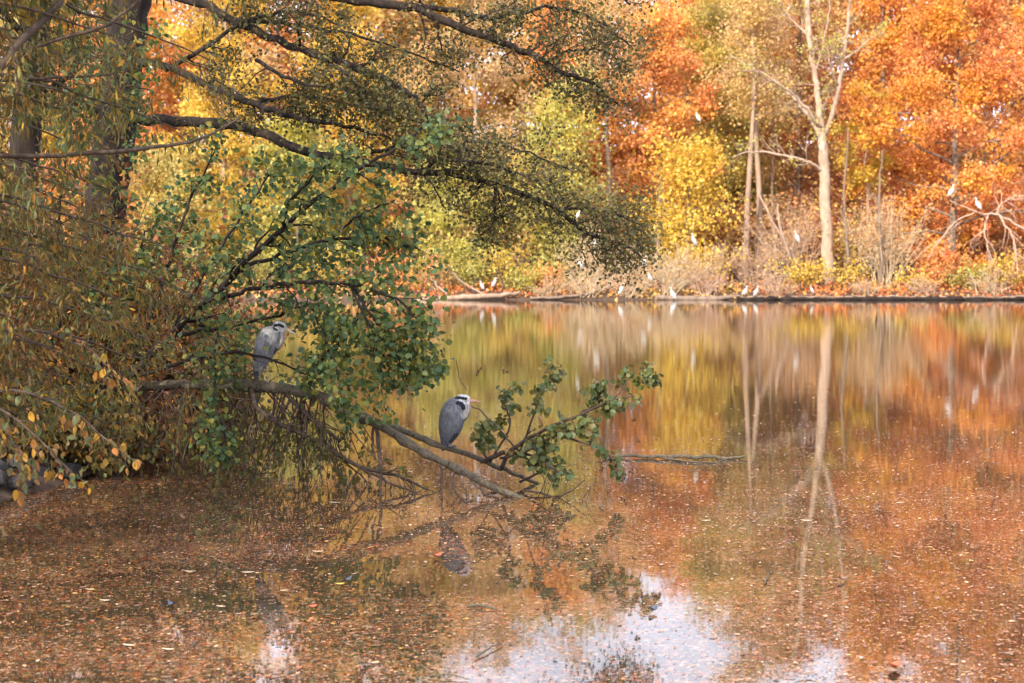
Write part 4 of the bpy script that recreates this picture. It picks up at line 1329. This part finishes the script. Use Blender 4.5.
def patch1(p):
    x, z = p[:, 0], p[:, 2]
    q = np.stack([x * K1 + OX1, OZ1 - z * K1], -1)
    n = np.sin(x * 55 + p[:, 1] * 40) * np.sin(z * 40)
    c = np.tile([.195, .195, .20], (len(p), 1)) * (1 + .12 * n[:, None])
    c[seg_dist(q, [(190, 440), (188, 478)]) < 22] = (.06, .065, .08)
    c[seg_dist(q, [(342, 250), (318, 300)]) < 13] = (.05, .055, .07)
    c[seg_dist(q, [(250, 210), (262, 270)]) < 5] = (.14, .14, .15)
    c[seg_dist(q, [(378, 165), (368, 215), (346, 250)]) < 22] = (.38, .35, .31)
    c[(q[:, 1] < 152) & (q[:, 0] > 318) & (q[:, 0] < 398)] = (.48, .465, .44)
    c[seg_dist(q, [(318, 112), (345, 106), (372, 120)]) < 9] = (.02, .022, .03)
    c[seg_dist(q, [(310, 128), (330, 142)]) < 8] = (.03, .03, .04)
    c[(q[:, 0] > 396) & (q[:, 1] < 200)] = (.42, .36, .26)
    lg = (q[:, 1] > 385) & ((seg_dist(q, [(262, 360), (268, 510)]) < 13) | (seg_dist(q, [(222, 400), (208, 510)]) < 10))
    c[lg] = (.34, .29, .23)
    return c


pf = H1[np.argmin(np.abs((H1[:, 0] / H1[:, 1]) - (263 - 512) / F))]
heron('heron', 'grey heron standing tall on thin legs under green leaves, farther left on the bough',
      (pf[0] - .02, pf[1], pf[2] + .05), R(10),
      cvt([(186, 484, 4, 6), (190, 440, 20, 18), (206, 395, 40, 34), (224, 345, 58, 52), (246, 285, 74, 66), (268, 230, 82, 72), (292, 180, 76, 66), (312, 146, 56, 48), (322, 124, 24, 22)], OX1, OZ1, K1),
      cvt([(302, 116, 8, 8), (322, 108, 20, 20), (346, 108, 26, 23), (370, 116, 25, 20), (390, 130, 17, 14), (398, 136, 8, 8)], OX1, OZ1, K1),
      cvt([(382, 128, 15, 11), (415, 148, 11, 8), (445, 166, 7, 5), (474, 183, 2, 2)], OX1, OZ1, K1),
      [[(.0, -.035, .26), (.02, -.035, .14), (.028, -.035, 0)], [(-.04, .045, .2), (-.06, .045, .10), (-.07, .045, 0)]],
      [cvt([(352, 130, 22, 20), (364, 170, 28, 26), (350, 225, 28, 32), (320, 270, 26, 36)], OX1, OZ1, K1)], patch1)

# ------------------------------------------------------------------ willow at the near left
rW = np.random.default_rng(51)
wx, wy = -7.2, 10.5
e = thing('willow_tree', 'willow drooping into the photo from the left with narrow olive and yellow leaves', 'tree', (wx, wy, gnd(wx, wy)))
b0 = np.array(e.location)
mb = MB()
tr = smoothline(np.array([(wx, wy, gnd(wx, wy) - .2), (wx + .1, wy + .1, 1.6), (wx + .0, wy + .2, 3.2), (wx + .1, wy + .3, 5), (wx - .1, wy + .4, 7), (wx + .1, wy + .5, 9), (wx + .2, wy + .5, 11.5)]), 30)
mb.tube(tr, np.linspace(.3, .06, 30), 10)
mb.build('trunk', M['brown_bark'], e, b0)
mb, lf = MB(), []


def withy(end, z0, w0, w1, ns, L, up=.6):
    a = np.array([wx, wy + .2, z0])
    b = np.array(end)
    m1 = a + (b - a) * .35 + np.array([0, 0, up])
    m2 = a + (b - a) * .7 + np.array([0, 0, up * .9])
    s = smoothline(np.array([a, m1, m2, b]), 22, .015)
    ra = np.linspace(w0, w1, 22)
    mb.tube(s, ra, 6)
    sprout(mb, s, ra, int(ns * 1.3), L, rW, 2, lf, .3, .35, (.1, 0, -.45), -.06, 3, .2, 4, .6, 14, .05, .3, 7)


for px, py, d, z0 in ((70, -30, 12, 3.2), (170, -25, 12.8, 3.8), (245, -10, 13.5, 4.4), (130, 40, 12.4, 3.4), (60, 90, 12, 2.8), (30, 170, 12, 2.4), (110, 190, 13.4, 2.6), (180, 130, 13.8, 3.2),
                      (40, 260, 12.6, 2.0), (120, 300, 13.6, 2.0), (170, 250, 14.2, 2.4), (60, 350, 13, 1.5), (130, 380, 14.4, 1.5), (20, 320, 11.6, 1.7), (185, 350, 15, 1.8), (10, 30, 11.5, 3), (95, 120, 13.4, 3), (20, 220, 13.6, 2.4), (90, 240, 14.6, 2.4), (150, 90, 14.4, 3.6), (210, 60, 14.4, 4), (85, 10, 14, 3.8), (25, -20, 13.4, 3.6), (145, 340, 15.4, 2), (70, 300, 15.2, 2.2), (210, 300, 15.8, 2.4), (120, 250, 16, 2.6), (150, 290, 16, 2.2), (95, 200, 15.6, 2.8), (75, 380, 15, 1.6), (105, 160, 17, 3.2), (120, 230, 18, 3), (95, 280, 17.5, 2.6), (140, 330, 18, 2.2), (60, 200, 17, 3), (112, 60, 17, 4.2), (125, 120, 17.4, 3.6), (100, 20, 16.5, 4.6), (50, 420, 15, 1.2), (110, 425, 16, 1.2), (165, 415, 17, 1.3), (20, 415, 14, 1.2), (200, 380, 17.6, 1.6)):
    withy(P(px, py, d), z0, .03, .006, 11, .55)
# high crown over the bank, out of view, shaped to shade the near left
for i in range(22):
    a = i * 2.399
    z0 = 4.4 + 6.6 * (i / 22)
    rad = 5.6 * math.sqrt(max(.1, 1 - ((z0 - 7) / 5.2) ** 2))
    en = np.array([wx + math.cos(a) * rad, wy + .3 + math.sin(a) * rad, z0 + .8])
    s = smoothline(np.array([[wx, wy + .3, z0], (np.array([wx, wy + .3, z0]) + en) / 2 + np.array([0, 0, .5]), en]), 14, .03)
    ra = np.linspace(.06, .012, 14)
    mb.tube(s, ra, 5)
    l2 = []
    sprout(mb, s, ra, 12, 1.3, rW, 2, l2, .25, .4, (0, 0, -.25), -.06, 3, .15, 4, .6, 9, .08, .3, 6)
    lf += l2
for ln in ([(-60, 130, 12, 11), (0, 67, 12, 9), (20, 42, 12.1, 8.5), (63, 0, 12.3, 7.5), (110, -50, 12.6, 6)], [(38, 46, 12.1, 3), (70, 36, 12.1, 3.6), (100, 28, 12.1, 3.6), (122, 15, 12.2, 3), (140, 0, 12.2, 3)],
           [(-40, 158, 12.6, 6), (0, 157, 12.6, 5), (60, 155, 12.7, 5), (110, 152, 12.8, 4.6), (150, 148, 12.9, 4), (200, 139, 13, 3), (240, 118, 13.1, 1.8)],
           [(-10, 82, 12.4, 3), (40, 78, 12.6, 3), (110, 74, 12.8, 2.6), (130, 60, 13, 2)]):
    p_, r_ = traced(ln, .004)
    mb.tube(p_, r_, 7)
mb.build('boughs', M['twig_bark'], e, b0)
pos = np.array([q[0] for q in lf])
ax = unit(np.array([q[1] for q in lf])) * .7 + rW.normal(size=pos.shape) * .45 + np.array([0, 0, -.6])
hi = pos[:, 2] > 5
leaves('crown', pos, ax, np.where(hi, .18, .088) * rW.uniform(.6, 1.25, len(pos)), T_NARROW, M['willow'], e, b0, None, rW, np.where(hi, 1.7, 1.0) * rW.uniform(.8, 1.4, len(pos)))
print('willow leaves', len(pos))

# brown tangled bushes on the left bank
for (px, d, top, hw, lab, mat, n, seed) in ((40, 20.5, 150, 95, 'reddish brown tangled bush on the left bank before the trunk at the border', 'bramble', 16000, 61),
                                            (140, 22.3, 215, 85, 'brown tangled bush at the foot of the big alder', 'bramble', 14000, 62),
                                            (-70, 19, 190, 80, 'reddish brown tangled bush cut off by the left border', 'bramble', 9000, 63),
                                            (190, 23.2, 330, 60, 'low olive bush at the water behind the bough end', 'willow', 8000, 64), (38, 18.7, 375, 62, 'low leafy bush hanging over the stones at the left border', 'willow', 8000, 65),
                                            (118, 20.4, 385, 50, 'low leafy bush over the last stones left of the bough', 'bramble', 6000, 66)):
    r = np.random.default_rng(seed)
    bx = PX(px, d)
    g = gnd(bx, d) - .05
    h = PZ(top, d) - g
    hm = hw / F * d
    e = thing('tangled_bush', lab, 'bush', (bx, d, g), 'tangled bushes on the left bank')
    b0 = np.array(e.location)
    mb, lf = MB(), []
    for i in range(60):
        a = r.uniform(0, 2 * math.pi)
        q = math.sqrt(r.random())
        dv = np.array([math.cos(a) * q * hm * 1.3, math.sin(a) * q * hm, h * (1.1 - .4 * q)])
        L = np.linalg.norm(dv) * r.uniform(.7, 1.05)
        st = wander((bx + r.normal() * hm * .25, d + r.normal() * hm * .2, g), dv, L, 9, r, .1, -.045)
        sr = np.linspace(.012, .004, 10)
        mb.tube(st, sr, 4, cap=False)
        sprout(mb, st, sr, 8, L * .3, r, 2, lf, .05, .6, (0, 0, -.1), -.05, 3, .2, 4, .55, 8, .07, .6, 5)
    mb.build('stems', M['twig_bark'], e, b0)
    p = np.array([q[0] for q in lf])
    dr = unit(np.array([q[1] for q in lf]))
    k = r.permutation(len(p))[:n]
    p, dr = p[k], dr[k]
    k = p[:, 2] > .06
    p, dr = p[k], dr[k]
    leaves('foliage', p, dr * .5 + r.normal(size=p.shape) * .6 + np.array([0, 0, -.4]), .085 * r.uniform(.6, 1.3, len(p)), T_ROUND, M[mat], e, b0, None, r, np.full(len(p), .75))

# hazel with big yellow-orange leaves hanging at the left
r = np.random.default_rng(71)
hx, hy = -6.0, 13.2
e = thing('hazel_bush', 'bush with big yellow and orange leaves hanging low at the left border', 'bush', (hx, hy, gnd(hx, hy)))
b0 = np.array(e.location)
mb, lf = MB(), []
for ln in ([(-110, 470, 13.2, 8), (-40, 400, 12.8, 5), (20, 392, 12.4, 3.4), (75, 415, 12.2, 2.4), (135, 462, 12.1, 1.3)],
           [(-110, 460, 13.2, 7), (-50, 410, 12.6, 4.5), (0, 410, 12.2, 3), (45, 445, 12, 2), (76, 478, 11.9, 1.2)],
           [(-110, 450, 13.2, 7), (-60, 400, 12.4, 4.5), (-10, 420, 12, 2.6), (18, 450, 11.9, 2), (20, 490, 11.8, 1.2)],
           [(-110, 440, 13.2, 7), (-50, 350, 13, 4.5), (20, 330, 13, 3.2), (80, 345, 13, 2.2), (120, 375, 13, 1.3)]):
    p_, r_ = traced(ln, .006)
    mb.tube(p_, r_, 6)
    sprout(mb, p_, r_, 20, .28, r, 1, lf, .3, .6, (0, 0, -.5), -.1, 3, .15, 3, .6, 4, .02, .5, 5)
mb.build('stems', M['twig_bark'], e, b0)
p = np.array([q[0] for q in lf])
p = np.vstack([p, [P(75, 478, 11.9), P(80, 470, 11.9), P(64, 415, 12.1), P(84, 430, 12.2), P(20, 478, 11.8), P(112, 440, 12.1), P(128, 455, 12.1)]])
leaves('foliage', p, r.normal(size=p.shape) * .35 + np.array([.1, 0, -.8]), .072 * r.uniform(.5, 1.35, len(p)), T_OVAL, M['hazel'], e, b0, r.normal(size=p.shape) * .9 + np.array([0, -.7, .4]), r, r.uniform(.42, .85, len(p)))

# stones at the water's edge
r = np.random.default_rng(81)
for i in range(84):
    t = i / 83
    y = 16.0 + 5.2 * t + r.normal() * .12
    xb = np.interp(y, LAKE[2:7, 1], LAKE[2:7, 0])
    row = i % 5
    s = r.uniform(.07, .15)
    m = bpy.data.meshes.new('bank_stone')
    import bmesh
    bm = bmesh.new()
    bmesh.ops.create_icosphere(bm, subdivisions=3, radius=1)
    ph = r.uniform(0, 6, 6)
    for v in bm.verts:
        c = v.co.copy()
        f = 1 + .16 * math.sin(2.1 * c.x + ph[0]) + .14 * math.sin(2.7 * c.y + ph[1]) + .12 * math.sin(3.3 * c.z + ph[2]) + .04 * math.sin(9 * c.x + 8 * c.y + ph[3])
        v.co = Vector((max(-.8, min(.8, c.x * f)), max(-.75, min(.75, c.y * f)), max(-.6, min(.62, c.z * f))))
    for f in bm.faces:
        f.smooth = True
    bm.to_mesh(m)
    bm.free()
    m.materials.append(M['stone'])
    o = bpy.data.objects.new('bank_stone', m)
    COL.objects.link(o)
    o.location = (xb - .02 - .17 * row + r.normal() * .05, y, max(.03, gnd(xb - .02 - .17 * row, y) + .01))
    o.rotation_euler = (r.uniform(-.3, .3), r.uniform(-.3, .3), r.uniform(0, 6))
    o.scale = (s * 1.25, s, s * .95)
    tag(o, 'grey rounded stone in the row edging the left bank at the waterline', 'stone', 'stones edging the left bank')

# ------------------------------------------------------------------ litter on the water
r = np.random.default_rng(91)


def fbm(x, y, seed, s0):
    q = np.random.default_rng(seed)
    v = np.zeros_like(x)
    amp = 1.0
    for o in range(4):
        for k in range(3):
            a = q.uniform(0, 2 * math.pi)
            fx, fy = math.cos(a) * s0 * 2 ** o, math.sin(a) * s0 * 2 ** o * 1.6
            v += amp * np.sin(fx * x + fy * y + q.uniform(0, 6.28))
        amp *= .55
    return v / 4


n = 1050000
y = r.uniform(8.5, 34, n)
x = r.uniform(-.36, .36, n) * y
sd = lake_sd(x, y)
y0 = y + 3.5 * fbm(x, y, 8, .45) * np.clip((y - 14) / 5, 0, 1)
den = np.interp(y0, [8.5, 13, 18, 20.5, 22, 25, 34], [.16, .19, .20, .18, .14, .08, .0])
px = x / y * F + 512
den = den * np.interp(px, [0, 350, 520, 640, 760, 1024], [.85, .85, .8, .75, .95, 1.0])
den = den * np.clip(.95 + .6 * fbm(x * .5, y, 4, .75) + .45 * fbm(x * .35, y, 12, 2.6), .15, 1.9)
den = den * np.where(y < 13.5, np.interp(px + 60 * fbm(x, y, 9, 1.2), [330, 430, 560, 700, 760], [1, .7, .38, .38, .9]), 1)
den = np.clip(den, 0, 1)
k = (r.random(n) < den * (y / 34) ** .0) & (sd < -.08)
x, y = x[k], y[k]
m_ = len(x)
a = r.uniform(0, 2 * math.pi, m_)
pos = np.stack([x, y, np.full(m_, .006) + r.random(m_) * .004], -1)
ax = np.stack([np.cos(a), np.sin(a), r.normal(size=m_) * .06], -1)
nr = np.stack([r.normal(size=m_) * .045, r.normal(size=m_) * .045, np.ones(m_)], -1)
sz = r.choice([.010, .016, .024, .040], m_, p=[.46, .32, .17, .05]) * r.uniform(.7, 1.3, m_)
tag(leaves('floating_leaves', pos, ax, sz, T_HEX, M['litter'], None, (0, 0, 0), nr, r, r.uniform(.35, 1.0, m_)), 'brown and orange leaf litter floating on the pond surface', 'leaf litter', kind='stuff')
print('litter', m_)

# single larger things on the water
M['cream'] = flat('cream_leaf', (.62, .50, .34), .5, .4, .15, 30, .2)
M['redleaf'] = flat('red_leaf', (.34, .07, .03), .5, .4, .25, 30, .3)
M['brownleaf'] = flat('brown_leaf', (.14, .075, .04), .5, .4, .3, 30, .3)
M['yellowleaf'] = flat('yellow_leaf', (.55, .34, .05), .5, .4, .2, 30, .3)


def on_water(px, py):
    a = P(px, py, 10.0)
    t = (CAM[2] - .012) / (CAM[2] - a[2])
    return CAM + (a - CAM) * t


def big_leaf(px, py, L, wid, ang, mat, name, label, cat, group, curl=.25):
    p = on_water(px, py)
    k = 9
    V, Qs = [], []
    for i in range(k):
        t = i / (k - 1)
        w = wid * math.sin(math.pi * min(1, t * .97 + .02)) ** .75 + .002
        zc = curl * L * (t - .5) ** 2
        for s in (-1, 0, 1):
            V.append(((t - .5) * L, s * w * .5, zc + abs(s) * w * .18 + .004))
    for i in range(k - 1):
        for s in range(2):
            a_ = i * 3 + s
            Qs.append((a_, a_ + 3, a_ + 4, a_ + 1))
    V = np.array(V)
    c, s = math.cos(ang), math.sin(ang)
    V = np.stack([V[:, 0] * c - V[:, 1] * s, V[:, 0] * s + V[:, 1] * c, V[:, 2]], -1)
    o = mk(name, V, Qs, None, M[mat], None, (0, 0, 0), True)
    o.location = p
    return tag(o, label, cat, group)


G_CR = 'pale willow leaves floating on the water'
CR = [(129, 646, .14, 'pale cream leaf floating below the left sky reflection, left of its neighbour'), (168, 650, .13, 'pale cream leaf just right of a similar leaf at lower left'), (105, 601, .12, 'pale cream leaf at the left beneath the stones'),
      (190, 572, .13, 'pale cream leaf floating left of the middle of the brown litter'), (248, 573, .15, 'long pale cream leaf below the hanging twigs'), (284, 591, .10, 'short pale cream leaf left of the yellow tipped feather'),
      (221, 607, .11, 'small pale cream leaf between two white sky glints'), (90, 590, .10, 'small pale cream leaf near the left border'), (335, 503, .17, 'long cream leaf at the foot of the hanging twigs'),
      (318, 552, .14, 'cream leaf in the water straight below the standing heron'), (706, 521, .14, 'cream leaf floating right of the sunken bough tip'), (900, 503, .14, 'pale leaf under the red reflection at right'), (806, 521, .16, 'pale leaf below the poplar reflection')]
for i, (px, py, L, lab) in enumerate(CR):
    big_leaf(px, py, L * .72, L * .15, (i * 1.3) % .6 - .3, 'cream', 'floating_leaf', lab, 'leaf', G_CR)
big_leaf(437, 557, .10, .08, .4, 'redleaf', 'floating_leaf', 'curled red leaf standing up on the water right of the white glint', 'leaf', None, 1.6)
big_leaf(895, 668, .11, .08, .9, 'redleaf', 'floating_leaf', 'curled red brown leaf near the bottom right corner', 'leaf', None, 1.2)
big_leaf(893, 673, .10, .07, 2.0, 'brownleaf', 'floating_leaf', 'dark brown leaf touching the red one near the bottom right corner', 'leaf', None, .8)
big_leaf(806, 675, .15, .035, .1, 'brownleaf', 'floating_leaf', 'narrow dark leaf at the bottom border under the right sky reflection', 'leaf', None, .5)
big_leaf(843, 580, .10, .06, .3, 'brownleaf', 'floating_leaf', 'curled brown leaf on the water below the poplar reflection', 'leaf', None, 1.3)
big_leaf(1008, 655, .09, .05, .2, 'brownleaf', 'floating_leaf', 'dark leaf close to the right border near the bottom', 'leaf', None, .8)
big_leaf(312, 608, .08, .06, .5, 'redleaf', 'floating_leaf', 'dark red leaf in the brown litter left of the feather', 'leaf', None, 1.0)
big_leaf(653, 611, .09, .06, .9, 'dark_feather', 'floating_feather', 'dark blue grey feather on the white sky reflection', 'feather', None, 1.6)
big_leaf(347, 581, .10, .05, .7, 'dark_feather', 'floating_feather', 'blue grey feather in the brown litter left of the middle', 'feather', None, 1.5)
big_leaf(340, 585, .08, .04, .2, 'yellowleaf', 'floating_leaf', 'yellow leaf tucked against the blue grey feather', 'leaf', None, .6)
big_leaf(172, 606, .09, .05, 2.4, 'dark_feather', 'floating_feather', 'black feather in the brown litter at left', 'feather', None, 1.6)
for (a, b, w, lab) in (((467, 606), (497, 609), 3.4, 'yellow brown twig floating in the middle of the litter'), ((476, 657), (502, 644), 2.6, 'pale thin twig floating near the bottom middle'),
                       ((428, 676), (470, 679), 2, 'thin dark twig at the bottom border on the white reflection'), ((765, 583), (773, 570), 2, 'thin curved twig sticking out of the water at right')):
    p, q = on_water(*a), on_water(*b)
    mb = MB()
    s = smoothline(np.array([p, (p + q) / 2 + np.array([0, .03, .01]), q]), 9, .003)
    mb.tube(s, np.linspace(w, w * .5, 9) * .5 * p[1] / F, 6)
    tag(mb.build('floating_twig', M['bough_bark'], None, tuple(p)), lab, 'twig', 'twigs floating on the water')

# ------------------------------------------------------------------ light
EL, AZ = 33.0, 32.0
to_sun = Vector((-math.sin(R(AZ)) * math.cos(R(EL)), -math.cos(R(AZ)) * math.cos(R(EL)), math.sin(R(EL))))
sun = bpy.data.lights.new('sun', 'SUN')
sun.energy = 5.0
sun.angle = R(.55)
sun.color = (1, .90, .76)
so = bpy.data.objects.new('sun', sun)
COL.objects.link(so)
so.rotation_euler = to_sun.to_track_quat('Z', 'Y').to_euler()
so.location = (-20, -30, 40)
w = bpy.data.worlds.new('World')
S.world = w
w.use_nodes = True
nt = w.node_tree
bg = nt.nodes['Background']
sky = nt.nodes.new('ShaderNodeTexSky')
sky.sky_type = 'NISHITA'
sky.sun_disc = False
sky.sun_elevation = R(EL)
sky.sun_rotation = R(180 + AZ)
sky.dust_density = 2.5
tc = nt.nodes.new('ShaderNodeTexCoord')
no = nt.nodes.new('ShaderNodeTexNoise')
no.inputs['Scale'].default_value = 2.2
no.inputs['Detail'].default_value = 6
nt.links.new(tc.outputs['Generated'], no.inputs['Vector'])
mr = nt.nodes.new('ShaderNodeMapRange')
mr.inputs[1].default_value = .30
mr.inputs[2].default_value = .55
mr.inputs[3].default_value = .35
mr.inputs[4].default_value = 1.0
nt.links.new(no.outputs[0], mr.inputs[0])
mx = nt.nodes.new('ShaderNodeMix')
mx.data_type = 'RGBA'
nt.links.new(mr.outputs[0], mx.inputs[0])
nt.links.new(sky.outputs[0], mx.inputs[6])
mx.inputs[7].default_value = (22, 22.2, 26, 1)
nt.links.new(mx.outputs[2], bg.inputs[0])
bg.inputs[1].default_value = .088

S.view_settings.view_transform = 'Standard'
S.view_settings.look = 'None'
S.view_settings.exposure = .84
S.view_settings.gamma = 1
S.cycles.max_bounces = 6
S.cycles.diffuse_bounces = 3
S.cycles.glossy_bounces = 3
S.cycles.transmission_bounces = 3
S.cycles.use_denoising = True
